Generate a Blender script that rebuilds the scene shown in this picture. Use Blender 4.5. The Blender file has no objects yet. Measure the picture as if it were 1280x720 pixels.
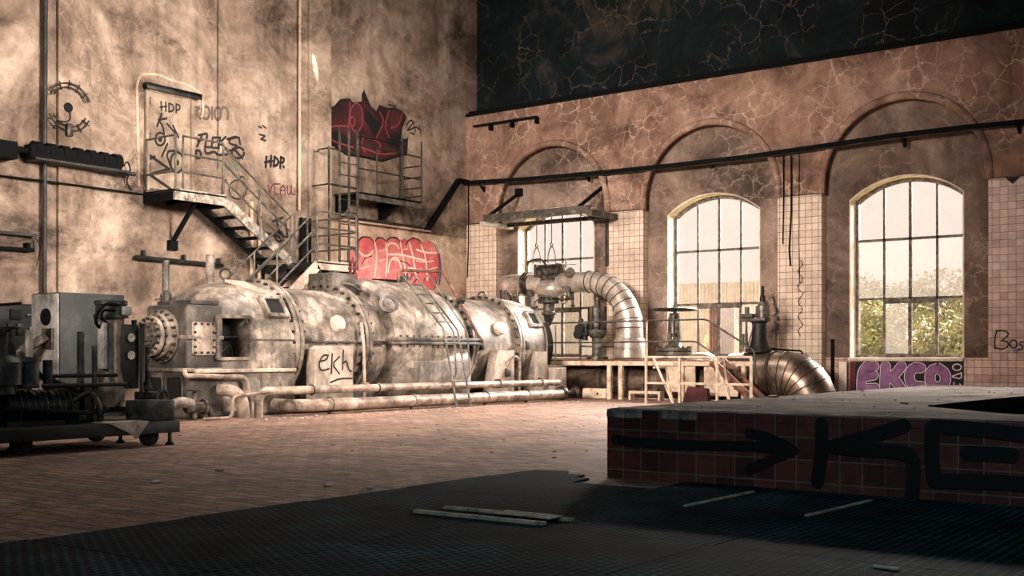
import bpy, bmesh, math, random
from mathutils import Vector, Matrix, noise as mnoise
random.seed(7)
C = bpy.context.scene.collection
PI = math.pi

# ------------------------------------------------------------------ room reference
# room axes: window wall is the plane y=0, left wall the plane x=0, floor z=0 (metres)
EYE = (19.29, -23.91, 1.0); FX = 1414.0
FW = (-.596, .803); RT = (.803, .596)
def _ray(px, py):
    u = (px-640)/FX
    return (FW[0]+RT[0]*u, FW[1]+RT[1]*u, (444-py)/FX)
def _at(px, py, t):
    d = _ray(px, py); return Vector((EYE[0]+d[0]*t, EYE[1]+d[1]*t, EYE[2]+d[2]*t))
def onX(px, py, x): return _at(px, py, (x-EYE[0])/_ray(px, py)[0])   # point on a plane parallel to the left wall
def onY(px, py, y): return _at(px, py, (y-EYE[1])/_ray(px, py)[1])   # point on a plane parallel to the window wall
def onZ(px, py, z): return _at(px, py, (z-EYE[2])/_ray(px, py)[2])   # point on a level plane

# ------------------------------------------------------------------ materials
def lin(c):
    return tuple((v/255/12.92 if v/255 <= .04045 else ((v/255+.055)/1.055)**2.4) for v in c)+(1,)
class NT:
    def __init__(s, name):
        s.m = bpy.data.materials.new(name); s.m.use_nodes = True
        s.t = s.m.node_tree; s.t.nodes.clear()
        s.out = s.n('ShaderNodeOutputMaterial'); s.bsdf = s.n('ShaderNodeBsdfPrincipled')
        s.l(s.bsdf.outputs[0], s.out.inputs[0])
        s.geo = s.n('ShaderNodeNewGeometry'); s.pos = s.geo.outputs['Position']
    def n(s, t): return s.t.nodes.new(t)
    def l(s, a, b): s.t.links.new(a, b)
    def mapping(s, scale, vec=None, loc=(0,0,0), rot=(0,0,0)):
        m = s.n('ShaderNodeMapping'); s.l(vec or s.pos, m.inputs[0])
        m.inputs['Scale'].default_value = scale; m.inputs['Location'].default_value = loc; m.inputs['Rotation'].default_value = rot
        return m.outputs[0]
    def noise(s, scale, detail=6, rough=.6, vec=None, dist=0):
        m = s.n('ShaderNodeTexNoise'); s.l(vec or s.pos, m.inputs['Vector'])
        m.inputs['Scale'].default_value = scale; m.inputs['Detail'].default_value = detail
        m.inputs['Roughness'].default_value = rough; m.inputs['Distortion'].default_value = dist
        return m.outputs['Fac']
    def ramp(s, fac, stops):
        r = s.n('ShaderNodeValToRGB'); s.l(fac, r.inputs[0]); e = r.color_ramp.elements
        while len(e) < len(stops): e.new(.5)
        for el, (p, c) in zip(e, stops):
            el.position = p; el.color = c if isinstance(c, tuple) and len(c) == 4 else (lin(c) if isinstance(c, tuple) else (c, c, c, 1))
        return r.outputs[0]
    def mix(s, fac, a, b, mode='MIX'):
        m = s.n('ShaderNodeMix'); m.data_type = 'RGBA'; m.blend_type = mode
        for i, v in ((0, fac), (6, a), (7, b)):
            if isinstance(v, (int, float)): m.inputs[i].default_value = v
            elif isinstance(v, tuple): m.inputs[i].default_value = v if len(v) == 4 else lin(v)
            else: s.l(v, m.inputs[i])
        return m.outputs[2]
    def math(s, op, a, b=0., c=None):
        m = s.n('ShaderNodeMath'); m.operation = op
        for i, v in enumerate((a, b) if c is None else (a, b, c)):
            if isinstance(v, (int, float)): m.inputs[i].default_value = v
            else: s.l(v, m.inputs[i])
        return m.outputs[0]
    def sep(s, vec=None):
        m = s.n('ShaderNodeSeparateXYZ'); s.l(vec or s.pos, m.inputs[0]); return m.outputs
    def comb(s, x, y, z=0.):
        m = s.n('ShaderNodeCombineXYZ')
        for i, v in enumerate((x, y, z)):
            if isinstance(v, (int, float)): m.inputs[i].default_value = v
            else: s.l(v, m.inputs[i])
        return m.outputs[0]
    def bump(s, h, strength=.3, dist=.02):
        b = s.n('ShaderNodeBump'); s.l(h, b.inputs['Height']); b.inputs['Strength'].default_value = strength; b.inputs['Distance'].default_value = dist
        s.l(b.outputs[0], s.bsdf.inputs['Normal'])
    def fin(s, col, rough=.7, metal=0., spec=.4):
        if isinstance(col, tuple): s.bsdf.inputs['Base Color'].default_value = lin(col)
        else: s.l(col, s.bsdf.inputs['Base Color'])
        if isinstance(rough, (int, float)): s.bsdf.inputs['Roughness'].default_value = rough
        else: s.l(rough, s.bsdf.inputs['Roughness'])
        s.bsdf.inputs['Metallic'].default_value = metal; s.bsdf.inputs['Specular IOR Level'].default_value = spec
        return s.m

def vcracks(nt, scale, width, warp=.42, vec=None):
    base = vec or nt.pos
    w = nt.n('ShaderNodeTexNoise'); nt.l(base, w.inputs['Vector']); w.inputs['Scale'].default_value = 3.1; w.inputs['Detail'].default_value = 7; w.inputs['Roughness'].default_value = .65
    sc = nt.n('ShaderNodeVectorMath'); sc.operation = 'SCALE'; nt.l(w.outputs['Color'], sc.inputs[0]); sc.inputs['Scale'].default_value = warp
    ad = nt.n('ShaderNodeVectorMath'); ad.operation = 'ADD'; nt.l(base, ad.inputs[0]); nt.l(sc.outputs[0], ad.inputs[1])
    v = nt.n('ShaderNodeTexVoronoi'); v.feature = 'DISTANCE_TO_EDGE'; nt.l(ad.outputs[0], v.inputs['Vector']); v.inputs['Scale'].default_value = scale
    return nt.ramp(v.outputs['Distance'], [(0, 1.), (width*.35, .55), (width, 0.)])

def plaster(name, dark, mid, light, crack, cr_scale=1.3, cr_amt=.6, cr_w=.05, streak=.45, stain=(30, 24, 22), lo=.36, hi=.66, nscale=.55, wet=.0):
    nt = NT(name)
    a = nt.noise(nscale, 9, .68, dist=.6)
    col = nt.ramp(a, [(lo, dark), ((lo+hi)/2, mid), (hi, light)])
    b = nt.noise(5, 8, .7)
    col = nt.mix(.5, col, nt.ramp(b, [(.3, .35), (.5, .95), (.7, 1.3)]), 'MULTIPLY')
    st = nt.noise(1, 6, .6, vec=nt.mapping((2.6, 2.6, .22)))
    col = nt.mix(nt.math('MULTIPLY', nt.ramp(st, [(.52, 0.), (.68, 1.)]), streak), col, stain)
    bl = nt.noise(.5, 7, .72, vec=nt.mapping((1, 1, 1.8), loc=(5, 3, 9)))
    col = nt.mix(nt.math('MULTIPLY', nt.ramp(bl, [(.54, 0.), (.66, 1.)]), .75), col, stain)
    cr = vcracks(nt, cr_scale, cr_w)
    msk = nt.ramp(nt.noise(.7, 4, .6, vec=nt.mapping((1, 1, 1), loc=(20, 0, 0))), [(.42, 0.), (.6, 1.)])
    f = nt.math('MULTIPLY', nt.math('MULTIPLY', cr, msk), cr_amt)
    col = nt.mix(f, col, crack)
    nt.bump(nt.math('ADD', b, nt.math('MULTIPLY', cr, -.5)), .6, .025)
    return nt.fin(col, .85, spec=.2)

def tiles(name, c1, c2, mortar, size, msize=.006, grime=(70, 55, 48), gamt=.5, rough=.35, zoff=0., hgt=None):
    nt = NT(name); x, y, z = nt.sep()
    u = nt.math('ADD', x, y)
    vec = nt.comb(u, nt.math('ADD', z, zoff))
    b = nt.n('ShaderNodeTexBrick'); nt.l(vec, b.inputs['Vector']); b.offset = 0; b.squash = 1
    b.inputs['Scale'].default_value = 1; b.inputs['Brick Width'].default_value = size; b.inputs['Row Height'].default_value = hgt or size
    b.inputs['Mortar Size'].default_value = msize; b.inputs['Mortar Smooth'].default_value = .1
    b.inputs['Color1'].default_value = lin(c1); b.inputs['Color2'].default_value = lin(c2); b.inputs['Mortar'].default_value = lin(mortar)
    g = nt.noise(1.1, 8, .7, dist=.5)
    col = nt.mix(nt.math('MULTIPLY', nt.ramp(g, [(.45, 0.), (.7, 1.)]), gamt), b.outputs['Color'], grime)
    col = nt.mix(.35, col, nt.ramp(nt.noise(14, 6, .7), [(.3, .5), (.65, 1.15)]), 'MULTIPLY')
    nt.bump(nt.math('SUBTRACT', 1., b.outputs['Fac']), .4, .006)
    return nt.fin(col, rough, spec=.4)

def grunge(name, dark, mid, light, scale=3., rough=.55, metal=0., streak=0., scol=(25, 22, 20), spots=0., spcol=(20, 17, 15), bump=.25, lo=.35, hi=.65, rust=0., rcol=(105, 62, 40)):
    nt = NT(name)
    a = nt.noise(scale, 8, .68, dist=.4)
    col = nt.ramp(a, [(lo, dark), ((lo+hi)/2, mid), (hi, light)])
    fine = nt.noise(scale*9, 6, .7)
    col = nt.mix(.4, col, nt.ramp(fine, [(.3, .45), (.62, 1.15)]), 'MULTIPLY')
    if rust:
        r = nt.noise(scale*1.3, 8, .75, vec=nt.mapping((1, 1, 1), loc=(7, 1, 2)))
        col = nt.mix(nt.math('MULTIPLY', nt.ramp(r, [(.5, 0.), (.68, 1.)]), rust), col, rcol)
    if streak:
        st = nt.noise(1, 7, .65, vec=nt.mapping((6, 6, .7)))
        col = nt.mix(nt.math('MULTIPLY', nt.ramp(st, [(.48, 0.), (.66, 1.)]), streak), col, scol)
    if spots:
        sp = nt.noise(scale*3.2, 7, .75, vec=nt.mapping((1, 1, 1), loc=(3, 8, 1)))
        col = nt.mix(nt.math('MULTIPLY', nt.ramp(sp, [(.55, 0.), (.64, 1.)]), spots), col, spcol)
    nt.bump(fine, bump, .01)
    return nt.fin(col, rough, metal)

def plain(name, c, rough=.6, metal=0.): return NT(name).fin(c, rough, metal)

M = {}
M['wall'] = plaster('plaster_left', (88, 74, 65), (148, 130, 116), (192, 175, 159), (220, 202, 184), cr_scale=2.2, cr_amt=.32, cr_w=.035, streak=.35)
M['wallr'] = plaster('plaster_window_wall', (84, 66, 57), (140, 112, 98), (178, 149, 132), (232, 206, 186), cr_scale=2.6, cr_amt=.7, cr_w=.055, streak=.25, stain=(52, 41, 36))
M['recess'] = plaster('plaster_recess', (76, 64, 57), (118, 101, 91), (156, 138, 125), (214, 190, 170), cr_scale=2.9, cr_amt=.55, cr_w=.045, streak=.3, stain=(50, 41, 36))
M['upper'] = plaster('soot_plaster', (5, 14, 17), (18, 31, 35), (74, 64, 57), (150, 132, 116), cr_scale=2.0, cr_amt=.5, cr_w=.028, streak=.2, stain=(6, 15, 18), lo=.38, hi=.68)
M['dado'] = plaster('pale_plaster', (168, 140, 120), (204, 180, 160), (226, 206, 188), (240, 222, 204), streak=.25, stain=(110, 86, 70), cr_amt=.3)
M['reveal'] = plaster('cream_plaster', (206, 190, 172), (228, 214, 198), (238, 226, 212), (240, 230, 218), streak=.1, stain=(150, 130, 112), cr_amt=.1)
M['tilew'] = tiles('cream_wall_tiles', (228, 210, 192), (212, 192, 174), (74, 58, 50), .15, .005)
M['tilep'] = tiles('pink_wall_tiles', (206, 176, 160), (176, 142, 128), (66, 50, 45), .15, .005)
M['slabtile'] = tiles('brown_glazed_tiles', (114, 64, 54), (70, 41, 37), (120, 104, 96), .163, .005, grime=(16, 18, 20), gamt=.8, rough=.45, zoff=.089)
M['slabtop'] = plaster('worn_concrete', (62, 54, 49), (128, 113, 102), (176, 158, 143), (60, 52, 48), cr_scale=1.2, cr_amt=.7, cr_w=.03, streak=0, stain=(24, 26, 28), nscale=1.1)
M['chip'] = plaster('chipped_concrete', (96, 88, 82), (150, 138, 128), (180, 168, 156), (80, 72, 66), cr_scale=5, streak=0, nscale=5)

def floor_mat():
    nt = NT('clinker_floor'); x, y, z = nt.sep()
    b = nt.n('ShaderNodeTexBrick'); nt.l(nt.comb(x, y), b.inputs['Vector']); b.offset = .5
    b.inputs['Scale'].default_value = 1; b.inputs['Brick Width'].default_value = .24; b.inputs['Row Height'].default_value = .12
    b.inputs['Mortar Size'].default_value = .009; b.inputs['Mortar Smooth'].default_value = .2
    b.inputs['Color1'].default_value = lin((182, 148, 130)); b.inputs['Color2'].default_value = lin((140, 110, 96)); b.inputs['Mortar'].default_value = lin((56, 44, 38))
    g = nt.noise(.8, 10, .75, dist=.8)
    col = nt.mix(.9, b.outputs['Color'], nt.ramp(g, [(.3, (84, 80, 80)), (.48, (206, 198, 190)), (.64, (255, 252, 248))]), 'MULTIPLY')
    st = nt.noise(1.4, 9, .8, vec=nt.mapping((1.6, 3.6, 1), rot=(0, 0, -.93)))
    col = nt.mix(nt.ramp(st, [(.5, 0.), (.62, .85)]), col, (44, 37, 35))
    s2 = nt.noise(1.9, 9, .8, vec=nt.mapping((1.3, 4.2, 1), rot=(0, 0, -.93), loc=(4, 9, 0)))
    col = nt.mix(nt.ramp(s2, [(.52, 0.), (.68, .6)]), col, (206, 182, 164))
    nt.bump(nt.math('ADD', nt.math('SUBTRACT', 1., b.outputs['Fac']), nt.noise(30, 5, .7)), .5, .012)
    return nt.fin(col, .62, spec=.4)
M['floor'] = floor_mat()

def mat_mat():
    nt = NT('ring_rubber'); x, y, z = nt.sep()
    b = nt.n('ShaderNodeTexBrick'); nt.l(nt.comb(y, x), b.inputs['Vector']); b.offset = .5
    b.inputs['Scale'].default_value = 1; b.inputs['Brick Width'].default_value = .06; b.inputs['Row Height'].default_value = .054
    b.inputs['Mortar Size'].default_value = .0095; b.inputs['Mortar Smooth'].default_value = .35
    b.inputs['Color1'].default_value = lin((1, 4, 6)); b.inputs['Color2'].default_value = lin((3, 8, 10)); b.inputs['Mortar'].default_value = lin((46, 80, 88))  # dark holes and the sheen on the rings are painted into these colours
    g = nt.noise(1.4, 8, .7, dist=.5)
    col = nt.mix(1., b.outputs['Color'], nt.ramp(g, [(.36, .25), (.55, .8), (.7, 1.9)]), 'MULTIPLY')
    col = nt.mix(nt.ramp(nt.noise(4, 8, .8), [(.62, 0.), (.8, .35)]), col, (86, 82, 76))
    nt.bump(b.outputs['Fac'], .8, .012)
    return nt.fin(col, .75, spec=.06)
M['mat'] = mat_mat()

M['turb'] = grunge('weathered_turbine_paint', (50, 46, 42), (116, 107, 98), (178, 166, 154), 2.1, .48, 0, streak=.6, scol=(52, 45, 40), spots=.55, spcol=(36, 31, 28), rust=.25, rcol=(92, 72, 58))
M['turbd'] = grunge('dark_turbine_paint', (26, 28, 28), (64, 62, 58), (112, 104, 95), 2, .55, 0, streak=.4, spots=.4, rust=.2)
M['turbl'] = grunge('pale_turbine_paint', (124, 114, 104), (170, 157, 144), (200, 187, 173), 2.2, .5, 0, streak=.3, scol=(96, 82, 72), spots=.15)
M['bolt'] = grunge('bolt_steel', (22, 22, 22), (48, 45, 42), (88, 82, 76), 8, .45, .4)
M['void'] = plain('void_black', (6, 9, 11), .9)  # flat black, also painted in as the dark inside openings
M['iron'] = grunge('dark_iron', (10, 15, 17), (28, 33, 34), (58, 60, 58), 4, .5, .3, rust=.15)
M['matte'] = NT('matte_black').fin((6, 10, 12), 1., 0, 0.)
M['black'] = NT('black_paint').fin((7, 11, 13), .85, 0, .15)
M['ironl'] = grunge('grey_green_steel', (36, 38, 35), (72, 71, 65), (118, 112, 102), 5, .5, .2, rust=.3, rcol=(80, 56, 42))
M['stringer'] = grunge('flaked_steel', (70, 66, 60), (142, 134, 124), (196, 186, 174), 6, .55, .1, spots=.5, spcol=(36, 36, 34))
M['rail'] = grunge('brown_rail', (60, 40, 34), (100, 68, 56), (138, 98, 82), 6, .5, .2)
M['cream'] = grunge('cream_rail_paint', (150, 130, 112), (206, 186, 164), (228, 210, 190), 5, .5, 0, spots=.2, spcol=(90, 66, 52))
M['pipe'] = grunge('dusty_pipe', (72, 62, 55), (142, 126, 113), (196, 178, 162), 3, .5, .1, streak=.3, rust=.3)
M['alu'] = grunge('insulation_sheet_metal', (112, 104, 96), (176, 166, 156), (216, 207, 197), 1.6, .38, .5, streak=.25, scol=(90, 74, 64))
M['alud'] = grunge('brown_sheet_metal', (56, 48, 43), (120, 104, 93), (174, 156, 141), 1.4, .34, .7, streak=.3)
M['seam'] = plain('seam_band', (60, 48, 40), .5, .4)
M['mech'] = grunge('machined_dark_steel', (20, 24, 25), (58, 56, 52), (118, 108, 98), 7, .42, .5, rust=.15)
M['cart'] = grunge('dark_green_iron', (4, 10, 13), (10, 20, 23), (28, 38, 39), 5, .5, .2)
M['cartl'] = grunge('oily_grey_steel', (18, 25, 27), (44, 50, 50), (88, 90, 87), 5, .4, .4)
M['tank'] = grunge('stained_steel_tube', (50, 48, 45), (108, 101, 94), (156, 146, 135), 3, .36, .5, streak=.4)
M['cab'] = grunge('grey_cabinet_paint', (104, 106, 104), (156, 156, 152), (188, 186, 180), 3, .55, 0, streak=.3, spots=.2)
M['cabd'] = grunge('dark_cabinet_side', (10, 20, 23), (26, 36, 38), (58, 64, 63), 1.8, .55, 0, streak=.35)  # much darker tone than the front panels
M['white'] = grunge('dull_white_enamel', (150, 146, 138), (198, 192, 182), (222, 216, 206), 6, .45)
M['sheet'] = grunge('torn_sheet', (120, 108, 98), (172, 158, 146), (204, 192, 180), 5, .6, spots=.3)
M['wood'] = grunge('weathered_wood', (120, 110, 98), (176, 164, 148), (208, 196, 180), 9, .8)
M['door'] = grunge('beige_door_paint', (112, 96, 82), (158, 142, 124), (184, 168, 148), 1.6, .55, streak=.3, scol=(92, 76, 64))
M['rubber'] = plain('tyre_rubber', (12, 14, 15), .8)
M['redp'] = plain('dull_red_paint', (90, 24, 26), .6)
M['frame'] = grunge('window_steel', (44, 44, 40), (88, 84, 76), (140, 130, 118), 9, .6, .1, rust=.3)
M['spray'] = plain('black_spray', (10, 11, 14), .7)
M['spraygrey'] = plain('faded_spray', (92, 80, 70), .8)
M['spraygreen'] = plain('green_spray', (84, 110, 98), .8)
M['sprayred'] = plain('maroon_spray', (88, 30, 40), .8)
M['maroon'] = grunge('maroon_fill', (24, 9, 13), (56, 20, 27), (84, 34, 41), 1.6, .7)
M['maroonline'] = plain('pale_maroon_line', (132, 58, 64), .7)
M['pink'] = grunge('red_pink_fill', (164, 52, 58), (200, 92, 94), (230, 160, 148), .9, .7, lo=.3, hi=.7)
M['pinkline'] = plain('pale_pink_line', (248, 196, 182), .7)
M['blue'] = plain('blue_spray', (70, 70, 140), .7)
M['purple'] = grunge('purple_fill', (92, 58, 96), (128, 82, 128), (150, 104, 146), 3, .6)
M['lilac'] = plain('lilac_line', (214, 196, 214), .6)
M['grnpl'] = grunge('leaf_green', (84, 84, 52), (124, 124, 80), (158, 156, 112), 3, .7)
M['grnpale'] = grunge('pale_leaf', (150, 146, 112), (186, 180, 146), (210, 204, 176), 3, .7)  # leaf colour paled, haze on the far trees is painted in
M['outwall'] = grunge('pale_corrugated', (206, 194, 180), (222, 210, 198), (232, 222, 210), .5, .7)  # shed colour lightened with the outdoor haze
M['outground'] = grunge('outside_grass', (120, 124, 70), (158, 158, 100), (186, 182, 130), .6, .9)

def glass(name, trans, tint=(70, 66, 63)):
    nt = NT(name); nt.t.nodes.remove(nt.bsdf)
    tr = nt.n('ShaderNodeBsdfTransparent'); tl = nt.n('ShaderNodeBsdfTranslucent'); gl = nt.n('ShaderNodeBsdfGlossy')
    tl.inputs[0].default_value = lin(tint); gl.inputs['Roughness'].default_value = .05
    d = nt.ramp(nt.noise(2.2, 8, .75), [(.35, trans+.06 if trans < .94 else 1.), (.7, trans-.1)])
    m1 = nt.n('ShaderNodeMixShader'); nt.l(d, m1.inputs[0]); nt.l(tl.outputs[0], m1.inputs[1]); nt.l(tr.outputs[0], m1.inputs[2])
    m2 = nt.n('ShaderNodeMixShader'); m2.inputs[0].default_value = .03; nt.l(m1.outputs[0], m2.inputs[1]); nt.l(gl.outputs[0], m2.inputs[2])
    nt.l(m2.outputs[0], nt.out.inputs[0]); return nt.m
M['glass'] = glass('dusty_glass', .86); M['milky'] = glass('milky_glass', .55); M['clear'] = glass('clear_glass', .97); M['haze'] = glass('blind_glass', .5)

# ------------------------------------------------------------------ mesh builder
def frame_of(d):
    d = d.normalized(); up = Vector((0, 0, 1)) if abs(d.z) < .95 else Vector((0, 1, 0))
    a = d.cross(up).normalized(); return d, a, a.cross(d).normalized()
def V(p): return p if isinstance(p, Vector) else Vector(p)
class MB:
    def __init__(s): s.bm = bmesh.new()
    def box(s, x0, x1, y0, y1, z0, z1, bev=0, seg=2):
        r = bmesh.ops.create_cube(s.bm, size=1)
        vs = r['verts']
        bmesh.ops.scale(s.bm, vec=(abs(x1-x0), abs(y1-y0), abs(z1-z0)), verts=vs)
        bmesh.ops.translate(s.bm, vec=((x0+x1)/2, (y0+y1)/2, (z0+z1)/2), verts=vs)
        if bev:
            es = list({e for v in vs for e in v.link_edges})
            bmesh.ops.bevel(s.bm, geom=es, offset=bev, segments=seg, affect='EDGES', profile=.5)
        return s
    def bar(s, p, q, w, h, bev=0):
        p, q = V(p), V(q); d, a, b = frame_of(q-p); L = (q-p).length
        r = bmesh.ops.create_cube(s.bm, size=1); vs = r['verts']
        m = Matrix((( a.x*w, d.x*L, b.x*h, 0), (a.y*w, d.y*L, b.y*h, 0), (a.z*w, d.z*L, b.z*h, 0), (0, 0, 0, 1)))
        m.translation = (p+q)/2
        bmesh.ops.transform(s.bm, matrix=m, verts=vs)
        if bev: bmesh.ops.bevel(s.bm, geom=list({e for v in vs for e in v.link_edges}), offset=bev, segments=2, affect='EDGES')
        return s
    def rings(s, rings, cap0=True, cap1=True, closed=False):
        vv = [[s.bm.verts.new(p) for p in r] for r in rings]
        n = len(vv[0]); k = len(vv)
        for i in range(k if closed else k-1):
            A, B = vv[i], vv[(i+1) % k]
            for j in range(n):
                try: s.bm.faces.new((A[j], A[(j+1) % n], B[(j+1) % n], B[j]))
                except ValueError: pass
        if not closed:
            if cap0: s.bm.faces.new(vv[0][::-1])
            if cap1: s.bm.faces.new(vv[-1])
        return s
    def lathe(s, o, axis, prof, seg=24):
        o = V(o); d, a, b = frame_of(V(axis)); R = []
        for t, r in prof:
            r = max(r, .0005)
            R.append([o+d*t+(a*math.cos(2*PI*i/seg)+b*math.sin(2*PI*i/seg))*r for i in range(seg)])
        return s.rings(R)
    def cyl(s, p, q, r, r2=None, seg=14):
        p, q = V(p), V(q); return s.lathe(p, q-p, [(0, r), ((q-p).length, r if r2 is None else r2)], seg)
    def tube(s, pts, r, seg=10, bend=0, closed=False, steps=5):
        P = [V(p) for p in pts]
        if bend and len(P) > 2:
            Q = [P[0]]
            for i in range(1, len(P)-1):
                a, b = P[i-1]-P[i], P[i+1]-P[i]
                k = min(bend, a.length*.49, b.length*.49)
                A, B = P[i]+a.normalized()*k, P[i]+b.normalized()*k
                for t in range(steps+1):
                    t /= steps; Q.append(A*(1-t)**2+P[i]*2*t*(1-t)+B*t*t)
            Q.append(P[-1]); P = Q
        n = len(P); R = []; prev = None
        for i in range(n):
            if closed: t = P[(i+1) % n]-P[i-1]
            else: t = P[min(i+1, n-1)]-P[max(i-1, 0)]
            t.normalize()
            if prev is None: d, a, b = frame_of(t)
            else:
                a = (prev-t*prev.dot(t)).normalized(); b = a.cross(t).normalized()
            prev = a; b = a.cross(t)
            rr = r[i] if isinstance(r, (list, tuple)) else r
            R.append([P[i]+(a*math.cos(2*PI*j/seg)+b*math.sin(2*PI*j/seg))*rr for j in range(seg)])
        return s.rings(R, closed=closed)
    def torus(s, c, axis, R, r, seg=28, tseg=8):
        c = V(c); d, a, b = frame_of(V(axis))
        return s.tube([c+(a*math.cos(2*PI*i/seg)+b*math.sin(2*PI*i/seg))*R for i in range(seg)], r, tseg, closed=True)
    def ball(s, c, r, sc=(1, 1, 1), seg=14):
        ret = bmesh.ops.create_uvsphere(s.bm, u_segments=seg, v_segments=max(6, seg//2), radius=r)
        bmesh.ops.scale(s.bm, vec=sc, verts=ret['verts']); bmesh.ops.translate(s.bm, vec=c, verts=ret['verts']); return s
    def bolts(s, c, axis, R, n, r, h, ph=0, a0=0, a1=2*PI):
        c = V(c); d, a, b = frame_of(V(axis))
        for i in range(n):
            t = ph+a0+(a1-a0)*i/n
            p = c+(a*math.cos(t)+b*math.sin(t))*R
            s.cyl(p, p+d*h, r, seg=6)
        return s
    def poly(s, pts, holes=()):
        es = []
        for loop in [pts]+list(holes):
            vs = [s.bm.verts.new(p) for p in loop]
            es += [s.bm.edges.new((vs[i], vs[(i+1) % len(vs)])) for i in range(len(vs))]
        bmesh.ops.triangle_fill(s.bm, use_beauty=True, use_dissolve=False, edges=es); return s
    def solid(s, pts, off, holes=()):
        b = MB(); b.poly(pts, holes)
        r = bmesh.ops.extrude_face_region(b.bm, geom=list(b.bm.faces))
        bmesh.ops.translate(b.bm, vec=off, verts=[g for g in r['geom'] if isinstance(g, bmesh.types.BMVert)])
        bmesh.ops.recalc_face_normals(b.bm, faces=list(b.bm.faces))
        s.add(b); return s
    def add(s, o):
        me = bpy.data.meshes.new('t'); o.bm.to_mesh(me); s.bm.from_mesh(me); bpy.data.meshes.remove(me); return s
    def stroke(s, pts, w, nrm):
        nrm = V(nrm); P = [V(p) for p in pts]
        Q = [P[0]]
        for i in range(1, len(P)-1):                      # soften the corners of a hand-drawn line
            k = .25
            Q += [P[i].lerp(P[i-1], k), P[i].lerp(P[i+1], k)] if (P[i]-P[i-1]).angle(P[i+1]-P[i], 0) < 1.9 else [P[i]]
        Q.append(P[-1])
        runs = [[Q[0]]]
        for i in range(1, len(Q)):
            if (Q[i]-Q[i-1]).length < 1e-5: continue
            runs[-1].append(Q[i])
            if i < len(Q)-1 and (Q[i]-Q[i-1]).angle(Q[i+1]-Q[i], 0) > 1.2: runs.append([Q[i]])
        for R in runs:
            if len(R) < 2: continue
            s.k = getattr(s, 'k', 0)+1; off = nrm*(.0002*(s.k % 12))
            L_, R_ = [], []
            for i, p in enumerate(R):
                d0 = (R[i]-R[i-1]).normalized() if i else (R[1]-R[0]).normalized()
                d1 = (R[i+1]-R[i]).normalized() if i < len(R)-1 else d0
                t = (d0+d1).normalized(); sd = t.cross(nrm).normalized()
                m = w/2/max(.5, t.dot(d1))
                o2 = off+nrm*(.00012*i/len(R)); L_.append(p-sd*m+o2); R_.append(p+sd*m+o2)
            def cap(p, d):
                sd = d.cross(nrm).normalized()
                return [p+off+sd*w/2*math.cos(PI*j/6)+d*w/2*math.sin(PI*j/6) for j in range(1, 6)]
            e = cap(R[-1], (R[-1]-R[-2]).normalized()); st = cap(R[0], (R[0]-R[1]).normalized())
            lv = [s.bm.verts.new(x) for x in L_]; rv = [s.bm.verts.new(x) for x in R_]
            for i in range(len(R)-1): s.bm.faces.new((lv[i], lv[i+1], rv[i+1], rv[i]))
            s.bm.faces.new([rv[-1]]+[s.bm.verts.new(x) for x in e]+[lv[-1]])
            s.bm.faces.new([lv[0]]+[s.bm.verts.new(x) for x in st]+[rv[0]])
        return s
    def pieces(s):
        bm = s.bm; bm.verts.index_update(); n = len(bm.verts); par = list(range(n))
        def f(i):
            while par[i] != i: par[i] = par[par[i]]; i = par[i]
            return i
        for e in bm.edges:
            x, y = f(e.verts[0].index), f(e.verts[1].index)
            if x != y: par[x] = y
        isl = {}
        for v in bm.verts: isl.setdefault(f(v.index), []).append(v)
        I = list(isl.values())
        if len(I) < 2 or len(I) > 300: return None
        bx = [[min(v.co[k] for v in vs) for k in range(3)]+[max(v.co[k] for v in vs) for k in range(3)] for vs in I]
        sz = [max(b[3+k]-b[k] for k in range(3)) for b in bx]; g = list(range(len(I)))
        def h(i):
            while g[i] != i: g[i] = g[g[i]]; i = g[i]
            return i
        for i in range(len(I)):
            for j in range(i):
                gap = math.sqrt(sum(max(0, bx[i][k]-bx[j][3+k], bx[j][k]-bx[i][3+k])**2 for k in range(3)))
                if gap <= max(.02, .5*max(sz[i], sz[j])): g[h(i)] = h(j)
        out = {}
        for i, vs in enumerate(I): out.setdefault(h(i), []).extend(vs)
        return list(out.values()) if len(out) > 1 else None
    def build(s, name, m, parent=None, smooth=35, label=None, recalc=True):
        if parent is not None:
            gs = s.pieces()
            if gs:
                first = None
                for vs in gs:
                    keep = set(v.index for v in vs); q = MB(); q.bm.free(); q.bm = s.bm.copy()
                    q.bm.verts.ensure_lookup_table()
                    bmesh.ops.delete(q.bm, geom=[v for v in q.bm.verts if v.index not in keep], context='VERTS')
                    o = q.build(name, m, parent, smooth, label, recalc); first = first or o
                return first
        me = bpy.data.meshes.new(name)
        if recalc: bmesh.ops.recalc_face_normals(s.bm, faces=list(s.bm.faces))
        o = bpy.data.objects.new(name, me); C.objects.link(o)
        if parent is not None:
            r = parent
            off = Vector((0, 0, 0)); mw = Matrix()
            while r is not None:
                mw = Matrix.LocRotScale(r.location, r.rotation_euler, None) @ mw if True else mw
                r = r.parent
            s.bm.transform(mw.inverted()); o.parent = parent
        else:
            xs = [v.co for v in s.bm.verts]
            c = Vector(((min(v.x for v in xs)+max(v.x for v in xs))/2, (min(v.y for v in xs)+max(v.y for v in xs))/2, min(v.z for v in xs)))
            s.bm.transform(Matrix.Translation(-c)); o.location = c
        s.bm.to_mesh(me); s.bm.free(); me.materials.append(M[m] if isinstance(m, str) else m)
        if smooth:
            for p in me.polygons: p.use_smooth = True
            me.set_sharp_from_angle(angle=math.radians(smooth))
        if label: o['label'] = label
        return o
def thing(name, loc, label, cat, group=None, rz=0):
    o = bpy.data.objects.new(name, None); C.objects.link(o); o.location = loc; o.rotation_euler = (0, 0, rz); o.empty_display_size = .1
    o['label'] = label; o['category'] = cat
    if group: o['group'] = group
    return o
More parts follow.
